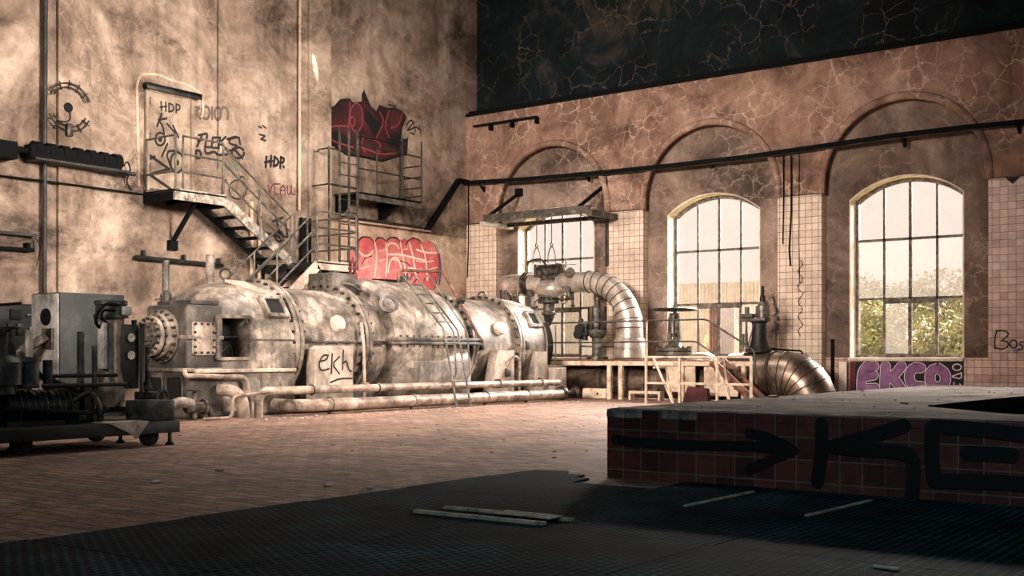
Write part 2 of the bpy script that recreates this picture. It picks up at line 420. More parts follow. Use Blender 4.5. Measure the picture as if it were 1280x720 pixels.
def tag(o, label, cat, group=None, kind=None):
    o['label'] = label; o['category'] = cat
    if group: o['group'] = group
    if kind: o['kind'] = kind
    return o
def struct(o, label=None):
    o['kind'] = 'structure'
    if label: o['label'] = label
    return o
def dup(root, loc, label=None, rz=None):
    r = root.copy(); C.objects.link(r); r.location = loc
    if rz is not None: r.rotation_euler = (0, 0, rz)
    if label: r['label'] = label
    for ch in root.children:
        c = ch.copy(); C.objects.link(c); c.parent = r
        for g in ch.children:
            d = g.copy(); C.objects.link(d); d.parent = c
    return r
def cut(o, x0, x1, y0, y1, z0, z1):
    b = MB().box(x0, x1, y0, y1, z0, z1); me = bpy.data.meshes.new('c'); b.bm.to_mesh(me)
    k = bpy.data.objects.new('c', me); C.objects.link(k)
    md = o.modifiers.new('b', 'BOOLEAN'); md.object = k; md.operation = 'DIFFERENCE'; md.solver = 'EXACT'
    bpy.context.view_layer.update(); dg = bpy.context.evaluated_depsgraph_get()
    n = bpy.data.meshes.new_from_object(o.evaluated_get(dg)); old = o.data
    o.modifiers.clear(); o.data = n; n.name = old.name; bpy.data.objects.remove(k); bpy.data.meshes.remove(me)
    for p in n.polygons: p.use_smooth = True
    n.set_sharp_from_angle(angle=math.radians(30))
# ------------------------------------------------------------------ the room
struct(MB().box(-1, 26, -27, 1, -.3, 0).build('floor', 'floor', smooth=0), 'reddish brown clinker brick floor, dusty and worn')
struct(MB().box(-1, 26, -27, 1.2, 11.6, 11.9).build('ceiling', 'upper', smooth=0))
WL = .25                                             # face of the thick part of the left wall
PE = -5.35                                           # edge of the pilaster
wl = struct(MB().box(-.4, WL, -27, PE, 0, 11.6).box(-.4, 0, PE-.02, .8, 0, 11.6).build('wall_left', 'wall', smooth=0), 'tall stained beige plaster wall with upper door')
struct(MB().box(WL, WL+.07, -12.25, -11.58, 0, 11.6).build('trim_1', 'wall', smooth=0), 'flat plaster pilaster strip')
struct(MB().box(WL, WL+.05, -6.05, PE, 0, 11.6).build('trim_2', 'wall', smooth=0), 'plaster pilaster strip beside the recessed wall bay')
struct(MB().box(0, .02, PE, 0, 0, 4.15).build('trim_3', 'dado', smooth=0), 'pale lower wall band in the corner bay')
ARC = [2.75+4.48*i for i in range(5)]; AR = 1.74; ZS = 4.7
def semi(cx, r, zs, n=28, cz=None): return [(cx-r*math.cos(PI*i/n), zs+r*math.sin(PI*i/n)) for i in range(n+1)]
def segm(cx, hw, zs, rise, n=14):
    R = (hw*hw+rise*rise)/(2*rise); a = math.asin(hw/R)
    return [(cx+R*math.sin(-a+2*a*i/n), zs+rise-R+R*math.cos(-a+2*a*i/n)) for i in range(n+1)]
HW = 1.2; SILL = .95; WS = 4.37; RISE = .45
out = [(-.4, 0)]
for cx in ARC: out += [(cx-AR, 0)]+semi(cx, AR, ZS)+[(cx+AR, 0)]
out += [(25, 0), (25, 7.45), (-.4, 7.45)]
wf = struct(MB().solid([Vector((x, 0, z)) for x, z in out], (0, .25, 0)).build('wall_right', 'wallr', smooth=0), 'window wall of cracked reddish plaster with tall blind arches')
holes = [[Vector((x, .25, z)) for x, z in [(cx-HW, SILL)]+segm(cx, HW, WS, RISE)+[(cx+HW, SILL)]] for cx in ARC]
MBk = MB().solid([Vector(p) for p in ((-.4, .25, 0), (25, .25, 0), (25, .25, 7.45), (-.4, .25, 7.45))], (0, .45, 0), holes)
MBk.build('wall_panel', 'recess', wf, smooth=0)
struct(MB().box(-.4, 25, .46, .8, 7.4, 11.6).build('wall_upper', 'upper', smooth=0), 'soot dark upper wall above the crane ledge')
struct(MB().box(-.1, 25, -.035, .5, 7.45, 7.53).box(0, 25, .1, .2, 7.53, 7.62).build('trim_4', 'black', smooth=0), 'black crane rail ledge along the window wall')
struct(MB().box(25, 25.4, -27, 1, 0, 11.6).build('wall_side', 'wallr', smooth=0))
struct(MB().box(-1, 26, -27.4, -27, 0, 11.6).build('wall_back', 'wallr', smooth=0))
for i, cx in enumerate(ARC[:4]):
    tb = MB().tube([Vector((cx-AR, -.0, 4.53))]+[Vector((x, 0, z)) for x, z in semi(cx, AR, ZS, 40)]+[Vector((cx+AR, 0, 4.53))], .085, 12)
    tb.build('arch_moulding', 'wallr', wf)
TZ = 4.53
edges = [(0, ARC[0]-AR)]+[(ARC[i]+AR, ARC[i+1]-AR) for i in range(4)]
for i, (x0, x1) in enumerate(edges):
    m = 'tilep' if i >= 3 else 'tilew'
    b = MB().box(x0-(.0 if i == 0 else .012), x1+.012, -.014, .25, 0, TZ, .012)
    struct(b.build('trim_%d' % (5+i), m, smooth=0), 'square tiled pier cladding of the window wall')
    MB().box(x0-.02 if i else 0, x1+.02, -.022, .25, TZ, TZ+.025).build('tile_cap', 'seam', C.objects['trim_%d' % (5+i)], smooth=0)
for i, cx in enumerate(ARC[:4]):
    struct(MB().box(cx-AR+.012, cx+AR-.012, .235, .252, 0, SILL).build('trim_%d' % (10+i), 'tilep' if i > 1 else 'tilew', smooth=0), 'square tiles below the window')
# windows
for i, cx in enumerate(ARC[:4]):
    w = bpy.data.objects.new('window_%d' % (i+1), None); C.objects.link(w); w.location = (cx, .62, SILL); struct(w, 'arched steel window with twelve panes')
    ring = [(cx-HW, SILL)]+segm(cx, HW, WS, RISE)+[(cx+HW, SILL)]
    inn = [(cx-HW+.03, SILL)]+segm(cx, HW-.03, WS-.01, RISE-.02)+[(cx+HW-.03, SILL)]
    b = MB()
    for (a, c), (a2, c2) in zip(zip(ring, inn), zip(ring[1:], inn[1:])):
        ps = [Vector((a[0], .245, a[1])), Vector((a2[0], .245, a2[1])), Vector((c2[0], .245, c2[1])), Vector((c[0], .245, c[1]))]
        b.solid(ps, (0, .452, 0))
    b.build('reveal', 'reveal', w, smooth=0)
    s = MB().box(cx-HW, cx+HW, .15, .68, SILL-.075, SILL, .01); s.build('window_sill', 'reveal', w)
    b = MB(); fw = .05
    fr = [(cx-HW+.05, SILL+.02)]+segm(cx, HW-.05, WS-.02, RISE-.03)+[(cx+HW-.05, SILL+.02)]
    for p, q in zip(fr, fr[1:]): b.bar((p[0], .62, p[1]), (q[0], .62, q[1]), .08, .11)
    b.bar((cx-HW, .62, SILL+.03), (cx+HW, .62, SILL+.03), .06, .06)
    W2 = HW-.08
    def ztop(x): 
        R = (HW*HW+RISE*RISE)/(2*RISE); return WS+RISE-R+math.sqrt(R*R-(x-cx)**2)-.05
    R1, R2 = 3.5, 2.22
    for k, wd in ((-.56, .05), (0, .065), (.56, .05)):
        b.bar((cx+k, .62, SILL), (cx+k, .62, ztop(cx+k)), wd, .05)
    for z, wd in ((R1, .05), (R2, .05)):
        b.bar((cx-W2, .62, z), (cx+W2, .62, z), wd, wd)
    # opening casements in the middle
    b.bar((cx-.56, .59, R2-.04), (cx+.56, .59, R2-.04), .06, .06)
    b.build('window_frame', 'frame', w, smooth=0)
    cs = MB()
    for k0, k1 in ((-.54, -.02), (.02, .54)):
        for p, q in (((k0, SILL+.07), (k1, SILL+.07)), ((k0, R2-.09), (k1, R2-.09)), ((k0, SILL+.07), (k0, R2-.09)), ((k1, SILL+.07), (k1, R2-.09))):
            cs.bar((cx+p[0], .585, p[1]), (cx+q[0], .585, q[1]), .035, .035)
    cs.build('casement_frame', 'frame', w, smooth=0)
    def pane(x0, x1, z0, z1, m, arch=False):
        pts = [Vector((x0, .625, z0)), Vector((x1, .625, z0))]
        pts += [Vector((x1+(x0-x1)*j/6, .625, (ztop(x1+(x0-x1)*j/6)+.02) if arch else z1)) for j in range(7)]
        MB().poly(pts).build('pane', m, w, smooth=0)
    xs = [-W2, -.56, 0, .56, W2]
    for j in range(4):
        pane(cx+xs[j], cx+xs[j+1], R1, 0, 'glass', True)
        pane(cx+xs[j], cx+xs[j+1], R2, R1, 'milky' if i == 2 else 'glass')
        low = 'clear'
        if i == 2 and j == 1: low = 'haze'
        if i == 1 and j in (2, 3): low = 'haze'
        if i == 0: low = 'haze' if j % 2 else 'glass'
        pane(cx+xs[j], cx+xs[j+1], SILL, R2, low)
# paint on the walls -------------------------------------------------
class Paint:
    def __init__(s, f, nrm): s.f = f; s.n = V(nrm); s.b = {}
    def st(s, m, w, *lines, lay=0):
        b = s.b.setdefault((m, lay), MB())
        for ln in lines: b.stroke([s.f(x, y)+s.n*(.004+.003*lay) for x, y in ln], w, s.n)
    def fill(s, m, pts, lay=0): s.b.setdefault((m, lay), MB()).poly([s.f(x, y)+s.n*(.004+.003*lay) for x, y in pts])
    def done(s, parent, name='graffiti'):
        for (m, lay), b in s.b.items(): b.build(name, m, parent, smooth=0, recalc=False)
def arc(cx, cy, rx, ry, a0, a1, n=12): return [(cx+rx*math.cos(math.radians(a0+(a1-a0)*i/n)), cy+ry*math.sin(math.radians(a0+(a1-a0)*i/n))) for i in range(n+1)]
P = Paint(lambda x, y: onX(x, y, WL), (1, 0, 0))
# tag words beside the door: HDP. / FLEKS / NATA / name, bomb drawing
P.st('spray', .06, [(333, 196), (332, 209)], [(339, 195), (338, 208)], [(331, 203), (340, 201)], [(343, 196), (342, 208), (347, 206), (348, 200), (343, 196)], [(351, 196), (350, 210)], [(351, 197), (355, 198), (354, 203), (350, 204)], [(354, 208), (354.5, 209)])
P.st('sprayred', .03, [(335, 231), (337, 243), (340, 230), (350, 230)], [(343, 233), (343, 243), (348, 243)], [(350, 243), (351, 233), (356, 233), (356, 243)], [(350, 238), (356, 238)], [(359, 232), (359, 243), (363, 243), (364, 232), (364, 243), (369, 243)])
P.st('spray', .05, [(252, 170), (246, 183)], [(248, 169), (258, 167)], [(247, 176), (254, 174)], [(259, 169), (256, 184), (264, 184)], [(266, 172), (264, 185), (272, 185)], [(266, 172), (273, 172)], [(265, 178), (271, 177)], [(275, 172), (273, 186)], [(282, 171), (274, 179), (283, 186)], [(295, 172), (286, 174), (287, 180), (296, 182), (294, 188), (286, 188)])
P.st('spray', .055, [(240, 171), (236, 176), (240, 182), (239, 188), (245, 192)], arc(247, 193, 4, 5, 0, 360), [(256, 187), (258, 193), (268, 189), (272, 194), (284, 193)], arc(297, 191, 8, 7, 0, 330), [(284, 174), (298, 170), (300, 180)], [(292, 186), (303, 198)])
P.st('spraygreen', .03, [(271, 213), (273, 204), (278, 213), (280, 204)], [(281, 213), (285, 205), (288, 213)], [(288, 206), (295, 204)], [(291, 206), (291, 213)], [(294, 213), (297, 207), (300, 214)])
P.st('spray', .03, arc(297, 237, 11, 12, -60, 280, 20), [(299, 225), (301, 220), (305, 222)], [(277, 243), (278, 226), (283, 225)])
P.st('spraygrey', .06, [(240, 132), (242, 148)], [(241, 133), (249, 135), (243, 141), (250, 148)], arc(257, 141, 5, 8, 0, 360), [(265, 134), (265, 149)], arc(272, 142, 4, 8, 0, 360), arc(280, 143, 5, 9, 180, 400))
P.st('spray', .04, [(323, 158), (327, 160)], [(328, 157), (332, 160)], [(324, 168), (331, 170), (326, 174), (332, 176)])
P.st('spray', .06, [(345, 272), (349, 290)], [(341, 277), (353, 272)], arc(349, 296, 5, 6, 0, 360), [(357, 280), (360, 300)])
P.done(wl)
P = Paint(lambda x, y: onX(x, y, 0), (1, 0, 0))
o1 = [(403, 133), (417, 133), (425, 124), (437, 123), (441, 128), (452, 127), (452, 118), (455, 112), (463, 132), (470, 139), (474, 131), (484, 135), (493, 134), (503, 139), (508, 146), (503, 160), (501, 176), (510, 172), (509, 194), (496, 197), (478, 203), (450, 197), (433, 195), (418, 184), (402, 178)]
P.fill('spray', o1); 
i1 = [(404, 136), (418, 135.5), (426, 127), (435, 126), (440, 131), (453, 130), (454, 122), (461, 134), (470, 143), (475, 134), (484, 138), (493, 137), (501, 141), (505, 147), (500, 160), (498, 180), (507, 178), (507, 191), (495, 194), (478, 199), (450, 194), (434, 192), (419, 181), (403, 174)]
P.fill('maroon', i1, 1)
P.fill('spray', [(405, 168), (420, 163), (434, 172), (441, 182), (428, 183), (410, 176)], 2); P.fill('spray', [(456, 135), (466, 146), (476, 154), (470, 172), (462, 160), (455, 150)], 2); P.fill('spray', [(484, 168), (498, 165), (500, 186), (486, 184)], 2); P.fill('spray', [(407, 140), (420, 140), (418, 147), (405, 150)], 2)
P.st('maroonline', .04, arc(445, 147, 8, 18, 0, 360, 20), arc(440, 152, 3, 6, 0, 360), [(409, 160), (420, 157), (434, 158)], [(404, 168), (415, 176), (433, 182), (441, 184)], [(437, 128), (436, 150), (434, 166)], [(470, 172), (480, 152), (474, 140)], [(464, 173), (476, 180), (473, 190)], [(455, 170), (450, 182), (456, 190)], [(486, 138), (480, 158), (486, 172)], [(452, 184), (476, 194), (500, 190)], [(502, 142), (498, 157), (488, 160)], lay=3)
P.st('spray', .04, [(508, 157), (512, 150), (517, 152), (513, 158), (509, 163)], [(511, 163), (520, 158), (524, 162)], [(517, 155), (519, 164)], [(524, 157), (526, 168)], [(513, 166), (518, 168)], [(503, 172), (508, 180)], [(486, 131), (494, 133)], lay=0)
P.done(wl)
P = Paint(lambda x, y: onX(x, y, .022), (1, 0, 0))
o2 = [(434, 318), (434, 311), (445, 311), (446, 300), (453, 295), (462, 296), (468, 301), (472, 296), (479, 297), (482, 301), (487, 296), (496, 296), (500, 301), (505, 298), (510, 301), (516, 296), (523, 299), (527, 304), (535, 300), (543, 305), (548, 316), (550, 332), (547, 349), (543, 362), (434, 365)]
P.fill('spray', o2); P.fill('pink', [(x*.985+7.4, y*.985+4.9) for x, y in o2], 1)
P.st('pinkline', .05, arc(493, 340, 8, 18, 180, 340, 14), [(468, 301), (471, 318), (468, 345)], [(482, 303), (484, 316), (482, 345)], [(500, 303), (503, 320), (508, 345)], [(511, 303), (516, 320), (520, 348)], [(526, 306), (532, 322), (534, 350)], arc(457, 310, 9, 10, 20, 150), arc(490, 312, 8, 8, 180, 350), [(485, 318), (500, 318), (516, 322), (532, 326)], [(520, 312), (532, 316), (545, 316)], [(510, 335), (530, 338)], lay=2)
P.st('spray', .03, arc(457, 306, 10, 10, 200, 350), arc(475, 305, 7, 8, 190, 350), arc(491, 306, 9, 9, 190, 350), arc(517, 308, 10, 10, 190, 350), [(452, 330), (456, 322), (464, 320)], [(500, 326), (512, 330), (514, 344)], lay=2)
P.st('pinkline', .025, [(450, 336), (462, 332)], [(474, 314), (481, 312)], [(474, 326), (481, 324)], [(488, 324), (498, 326)], [(504, 312), (509, 311)], [(520, 326), (530, 328), (542, 326)], [(524, 336), (532, 338), (546, 334)], [(505, 352), (506, 340)], lay=2)
for k in range(16):
    t = k/15; P.st('blue', .05, [(548.5+1.5*math.sin(t*PI), 318+t*36), (549+1.5*math.sin(t*PI), 319.2+t*36)], lay=3)
P.st('pinkline', .05, [(444, 311), (447, 330)], lay=2); P.st('blue', .03, [(443, 312), (446, 331)], lay=3)
P.done(wl)
struct(MB().box(WL, WL+.012, -7.3, PE, 0, 2.9).build('trim_20', 'dado', smooth=0), 'pale panelled lower wall behind the landing')
# paint under the right window and on the right pier
P = Paint(lambda x, y: onY(x, y, .234), (0, -1, 0))
P.fill('spray', [(1064, 452.5), (1205, 451.5), (1205, 490), (1064, 490)]); P.fill('sprayred', [(1062.5, 453), (1070, 452.5), (1068, 490), (1062.5, 490)], 1)
L3 = dict(
 E=[[(1085, 457), (1079, 463), (1077, 474), (1077, 488)], [(1083, 460), (1093, 458)], [(1080, 471), (1092, 469)], [(1079, 486), (1094, 485)]],
 K=[[(1107, 458), (1106, 474), (1106, 487)], [(1127, 458), (1119, 468), (1110, 473)], [(1114, 471), (1122, 479), (1127, 487)]],
 C=[[(1151, 460), (1143, 459), (1137, 466), (1137, 476), (1143, 483), (1152, 483)]],
 O=[[(1173, 460), (1164, 463), (1162, 474), (1166, 483), (1176, 484), (1182, 478), (1182, 467), (1173, 460)]])
for k, ls in L3.items():
    P.st('lilac', .225, *ls, lay=1); P.st('spray', .19, *ls, lay=2); P.st('purple', .165, *ls, lay=3)
P.st('lilac', .022, arc(1196.5, 459, 5.5, 4, 0, 360), [(1191, 470), (1202, 466), (1202, 474), (1191, 471)], [(1200, 480), (1203, 484), (1199, 487), (1195, 482), (1191, 486), (1193, 478)], lay=4)
P.done(wf)
P = Paint(lambda x, y: onY(x, y, -.014), (0, -1, 0))
P.st('spray', .03, [(1246, 414), (1243, 424), (1244, 436)], [(1245, 414), (1256, 413), (1262, 418), (1252, 426), (1260, 427), (1261, 433), (1252, 437), (1243, 434)], arc(1267, 430, 4.5, 5, 0, 360), [(1280, 427), (1275, 428), (1275, 431), (1279, 433), (1277, 437), (1272, 437)])
P.st('blue', .012, arc(1270, 438.5, 2.5, 2, 0, 360), [(1268, 438), (1273, 440)])
P.fill('spray', [(1255, 220.5), (1278, 219), (1270, 226), (1266, 230), (1261, 226)])
P.done(wf)
# ------------------------------------------------------------------ foreground: mats, plinth, strips
F0 = .02
matgrp = 'rubber ring mats on the foreground floor'
nm = 0
for i in range(5):
    for j in range(7):
        x0 = 13.62+i*1.5+(.0 if j % 2 else .03); y0 = -22.6+j*1.0
        y1 = y0+.995; x1 = x0+1.494
        if y1 > -16.05 and x1 > 14.41: y1 = min(y1, -16.06)
        if y1-y0 < .2: continue
        b = MB()
        if i == 0 and j == 6:
            pts = [(x0, y0), (x1-.7, y0), (x1-.75, y0+.32), (x1-.88, y0+.3), (x1-.92, y0+.52), (x1-1.08, y0+.5), (x1-1.2, y0+.7), (x0+.05, y0+.62), (x0, y0+.4)]
            b.solid([Vector((x, y, .002)) for x, y in pts], (0, 0, .016))
        else: b.box(x0, x1, y0, y1, .002, .019, .004, 1)
        o = b.build('rubber_mat', 'mat', smooth=0)
        torn = i == 0 and j == 6
        tag(o, 'torn black ring rubber mat with ragged edge beside the brown tiled plinth' if torn else 'black honeycomb rubber ring mat laid flat in the dark foreground', 'mat', matgrp)
SX, SY, SY2, SH = 14.41, -16.03, -7.6, .569
pl = thing('tiled_plinth', (SX+4, -12, 0), 'low brown tiled plinth with worn concrete top and black sprayed arrow', 'plinth')
MB().box(SX, 23.5, SY, SY2, 0, SH-.07).build('tiled_body', 'slabtile', pl, smooth=0)
MB().box(SX+.01, 23.5, SY+.012, SY2, SH-.07, SH, .012, 1).build('concrete_top', 'slabtop', pl, smooth=0)
cap = MB(); x = SX
for k in range(60):
    w = .163
    if k in (0, 1, 3, 4): x += w; continue
    cap.box(x+.002, x+w-.003, SY-.004, SY+.1, SH-.075, SH-.004+random.uniform(-.004, .002), .004, 1); x += w
for k in range(50):
    if k < 3: continue
    cap.box(SX-.003, SX+.1, SY+.02+k*.163, SY+.02+k*.163+.158, SH-.075, SH-.006, .004, 1)
cap.build('cap_tiles', 'slabtile', pl, smooth=0)
ch = MB()
for a, b_ in ((0, .16), (.163, .325), (.49, .655), (.66, .81)):
    ch.box(SX+a-.004, SX+b_, SY-.006, SY+.14, SH-.075, SH-.002, .012, 2)
for v in ch.bm.verts: v.co += Vector((mnoise.noise(v.co*9), mnoise.noise(v.co*9+Vector((5, 0, 0))), mnoise.noise(v.co*9+Vector((0, 7, 0)))))*.008
ch.build('broken_edge', 'chip', pl, smooth=0)
MB().box(SX+.02, 23.5, SY2-.12, SY2, SH, SH+.015).build('edge_strip', 'dado', pl, smooth=0)
P = Paint(lambda x, y: onY(x, y, SY-.006), (0, -1, 0))
P.st('spray', .075, [(769, 549), (800, 553), (850, 556), (900, 557), (950, 558), (992, 563)], [(937, 541), (955, 545), (975, 553), (992, 563)], [(992, 563), (970, 572), (937, 587)])
P.st('spray', .1, [(1027, 530), (1028, 560), (1022, 602)], [(1130, 532), (1090, 545), (1040, 558)], [(1045, 559), (1080, 562), (1135, 565), (1143, 580), (1140, 625)], [(1165, 535), (1165, 575), (1168, 600)], [(1168, 533), (1220, 536), (1290, 545)], [(1168, 601), (1230, 602), (1300, 606)], [(1210, 566), (1265, 569)])
P.done(pl)
o = MB().solid([onZ(x, y, SH+.002) for x, y in ((1160, 508), (1215, 502), (1300, 494), (1310, 520), (1240, 515))], (0, 0, .008)).build('dark_patch', 'matte', smooth=0); tag(o, 'flat black patch lying on the plinth top at its right end', 'sheet')  # thin black sheet added in place of a dark triangular patch
o = MB().box(10.33, 10.5, .1, .13, 0, .86).build('white_board', 'reveal', smooth=0); tag(o, 'narrow white board standing on edge left of purple graffiti', 'board')
# loose strips and rubbish
def strip(px, q, w, h, lab, rot=0, m='wood', nm='wooden_strip', grp=None):
    a = onZ(*px, F0); b = onZ(*q, F0); d = Vector((b.x-a.x, b.y-a.y, 0)).normalized()
    o = MB().bar((a.x, a.y, F0+h/2+.001), (b.x, b.y, F0+h/2+.001), w, h, .002).build(nm, m, smooth=0)
    tag(o, lab, 'strip', grp)
strip((519, 641), (681, 657), .05, .02, 'longest pale wooden strip lying flat across the rubber mats')
strip((556, 636), (652, 645), .045, .018, 'short grey wooden strip behind the longest one on the mats')
strip((652, 645), (716, 652), .05, .018, 'grey wooden strip continuing right of the short one on the mats')
a = onZ(655, 649, F0)
o = MB().box(a.x-.2, a.x+.22, a.y-.05, a.y+.1, F0+.022, F0+.03, .003).build('wooden_board', 'wood', smooth=0); tag(o, 'small weathered board lying over the crossing strips on the mats', 'board')
strip((856, 634), (941, 616), .03, .012, 'thin pale lath on the mats below the sprayed arrow head')
strip((1008, 646), (1088, 627), .03, .012, 'thin pale lath on the mats below the large sprayed letters')
strip((1092, 709), (1124, 713), .03, .01, 'short thin lath at the very front edge of the mats')
def scrap(px, py, s, lab, cat='scrap', m='sheet', z=0., nm='paper_scrap'):
    c = onZ(px, py, z); b = MB(); n = random.randint(5, 7)
    pts = [Vector((c.x+s*random.uniform(.6, 1)*math.cos(2*PI*i/n), c.y+s*random.uniform(.6, 1)*math.sin(2*PI*i/n), z+.003)) for i in range(n)]
    b.solid(pts, (0, 0, .012))
    for v in b.bm.verts: v.co.z += abs(mnoise.noise(v.co*12))*.02
    tag(b.build(nm, m, smooth=0), lab, cat)
scrap(410, 608, .05, 'pale paper scrap on the brick floor near the mats edge')
scrap(275, 589, .05, 'whitish scrap on the brick floor below the wheeled skid')
scrap(196, 604, .06, 'pale crumpled scrap on the brick floor left of the other scraps')
scrap(655, 526, .05, 'small light scrap on the bright floor in front of the turbine end')
scrap(463, 611, .04, 'tiny pale scrap on the brick floor nearest the mats edge')
scrap(330, 637, .04, 'small pale scrap on brick floor close beside the mat border')
scrap(1130, 506, .05, 'dark brown lump of rubble on the plinth top', 'rubble', 'rail', SH, 'rubble_lump')
scrap(965, 497, .08, 'curled dark flake on the plinth top near the big elbow duct', 'scrap', 'iron', SH, 'bark_flake')
for nm_, n_, z, lab in (('floor_crumbs', 400, 0, 'plaster crumbs and grit strewn over the brick floor'), ('plinth_crumbs', 130, SH, 'plaster crumbs and grit strewn over the plinth top')):
    cr = MB()
    for k in range(n_):
        if z: x = random.uniform(SX+.1, 21); y = random.uniform(SY+.1, SY2-.2)
        elif k < 180: x = random.uniform(5.5, 6.2); y = random.uniform(-12.4, -2.5)
        else: x = random.uniform(6.2, 13.3); y = random.uniform(-15.5, -3.7)
        s = random.uniform(.004, .013) if z else random.uniform(.005, .018); cr.box(x-s, x+s, y-s*.8, y+s*.8, z, z+s*.9)
    o = cr.build(nm_, 'sheet', smooth=0); tag(o, lab, 'debris', kind='stuff')

# ------------------------------------------------------------------ the turbine
XC, ZC = 3.7, 1.22
tu = thing('steam_turbine', (XC, -7.5, 0), 'long grey horizontal steam turbine with flanged barrel sections along left wall', 'turbine')
AX = (0, 1, 0)
def lat(prof, name, m, seg=56, z=ZC, parent=tu):
    y0 = prof[0][0]
    return MB().lathe((XC, y0, z), AX, [(y-y0, r) for y, r in prof], seg).build(name, m, parent, 40)
def usec(y, hw, h, zb=.05, n=24, zc=1.2): return [Vector((XC+hw, y, zb)), ] + [Vector((XC+hw*math.cos(PI*i/n), y, zc+h*math.sin(PI*i/n))) for i in range(n+1)] + [Vector((XC-hw, y, zb))]
# bearing-end hood
h = MB().rings([usec(y, hw, hh) for y, hw, hh in ((-12.18, .92, .45), (-12.14, 1.0, .62), (-12.0, 1.05, .82), (-11.75, 1.08, .97), (-11.3, 1.09, 1.06), (-10.6, 1.09, 1.09))])
hood = h.build('exhaust_hood', 'turb', tu, 40)
cut(hood, 4.3, 5.2, -12.02-.2, -11.6, .97, 1.6)
mw = Vector((-XC, 7.5, 0))
MB().box(4.32, 4.34, -12.3, -11.5, .9, 1.7).build('dark_interior', 'void', tu, smooth=0)  # black panel added so the inside of the hatch reads dark
def rim(name, x, y0, y1, z0, z1, w, t, m, par, bolts=0, r=.05):
    pts = []
    for (cy, cz, a0) in ((y1-r, z1-r, 0), (y0+r, z1-r, 90), (y0+r, z0+r, 180), (y1-r, z0+r, 270)):
        for k in range(5): a = math.radians(a0+90*k/4); pts.append((cy+r*math.cos(a), cz+r*math.sin(a)))
    def ex(e): 
        cy, cz = (y0+y1)/2, (z0+z1)/2; sy = (y1-y0+2*e)/(y1-y0); sz = (z1-z0+2*e)/(z1-z0)
        return [Vector((x, cy+(a-cy)*sy, cz+(b-cz)*sz)) for a, b in pts]
    b = MB().solid(ex(w), (t, 0, 0), [ex(0)])
    o = b.build(name, m, par, smooth=0)
    return ex
rim('hatch_rim', 4.77, -12.22, -11.6, .97, 1.6, .05, .05, 'turb', tu)
MB().tube([(4.5, -12.2, 1.3), (4.5, -11.62, 1.3)], .02).tube([(4.45, -12.2, 1.12), (4.5, -11.9, 1.05), (4.5, -11.75, 1.2), (4.45, -11.65, .98)], .012, 8, .1).build('inner_pipe', 'cartl', tu)
# gearbox in front of the hood
gb = MB().box(3.68, 4.74, -12.78, -12.08, .0, 1.8, .05, 3).build('gearbox', 'turbd', tu)
MB().box(3.66, 4.78, -12.8, -12.1, 1.25, 1.31, .01).box(3.66, 4.8, -12.82, -12.1, .74, .8, .012).build('split_line', 'turb', gb)
MB().box(3.85, 4.72, -12.7, -12.15, 1.8, 1.87, .015).bolts((4.2, -12.6, 1.87), (0, 0, 1), .3, 8, .02, .03).box(4.05, 4.2, -12.6, -12.45, 1.87, 1.93).cyl((4.0, -12.62, 1.87), (4.0, -12.62, 1.99), .05).ball((4.0, -12.62, 2.0), .05).build('top_plate', 'turbd', gb)
for a, b_ in ((3.78, 4.12), (4.26, 4.62)):
    MB().solid([Vector((x, -12.795, z)) for x, z in [(a, .18)]+[(b_, .18)]+[(b_-.06+.06*math.cos(t), .58+.06*math.sin(t)) for t in (0, .8, 1.57)]+[(a+.06+.06*math.cos(t), .58+.06*math.sin(t)) for t in (1.57, 2.3, 3.14)]], (0, .012, 0)).build('dark_panel', 'void', gb, smooth=0)
    MB().tube([(a-.02, -12.8, .16), (a-.02, -12.8, .66), (b_+.02, -12.8, .66), (b_+.02, -12.8, .16)], .018, 8, .08, closed=False).build('panel_rim', 'turbd', gb)
cp = MB().box(4.74, 4.775, -12.7, -12.28, 1.0, 1.53, .05, 3)
cp.build('cover_plate', 'turbl', gb)
bb = MB()
for y in (-12.66, -12.54, -12.42, -12.32):
    for z in (1.04, 1.49): bb.cyl((4.77, y, z), (4.8, y, z), .02, seg=6)
for z in (1.13, 1.24, 1.36):
    for y in (-12.67, -12.31): bb.cyl((4.77, y, z), (4.8, y, z), .02, seg=6)
bb.build('cover_bolt', 'bolt', gb)
fo = (4.13, -12.78, 1.3)
MB().lathe(fo, (0, -1, 0), [(0, .42), (.05, .42), (.05, .385), (.09, .385), (.09, .36), (.13, .35)], 40).build('shaft_flange', 'turb', gb)
MB().lathe((4.13, -12.9, 1.3), (0, -1, 0), [(0, .36), (.05, .36), (.05, .29), (.09, .28), (.09, .32), (.15, .32), (.15, .24)], 40).build('shaft_flange', 'turb', gb)
MB().lathe((4.13, -13.05, 1.3), (0, -1, 0), [(0, .215), (.05, .21), (.05, .1), (.1, .09), (.1, .05), (.17, .045)], 32).build('shaft_hub', 'turbd', gb)
MB().bolts((4.13, -12.82, 1.3), (0, -1, 0), .385, 18, .025, .06).bolts((4.13, -13.04, 1.3), (0, -1, 0), .275, 16, .024, .05).bolts((4.13, -13.09, 1.3), (0, -1, 0), .16, 12, .017, .035).bolts((4.13, -12.94, 1.3), (0, -1, 0), .325, 16, .022, .03).build('flange_bolt', 'bolt', gb)
# base slab
MB().box(2.75, 4.78, -12.6, -2.7, .0, .1, .02).box(2.9, 4.7, -10.4, -8.5, .1, .35, .03).build('base_slab', 'turbd', tu)
# base foot under the hood (rounded)
MB().lathe((4.2, -11.55, 0), (0, 0, 1), [(0, .62), (.55, .62), (.66, .58), (.7, .5)], 36).build('hood_foot', 'turb', tu)
MB().box(4.4, 4.86, -12.7, -10.62, .72, .78, .012).build('hood_ledge', 'turbl', tu)
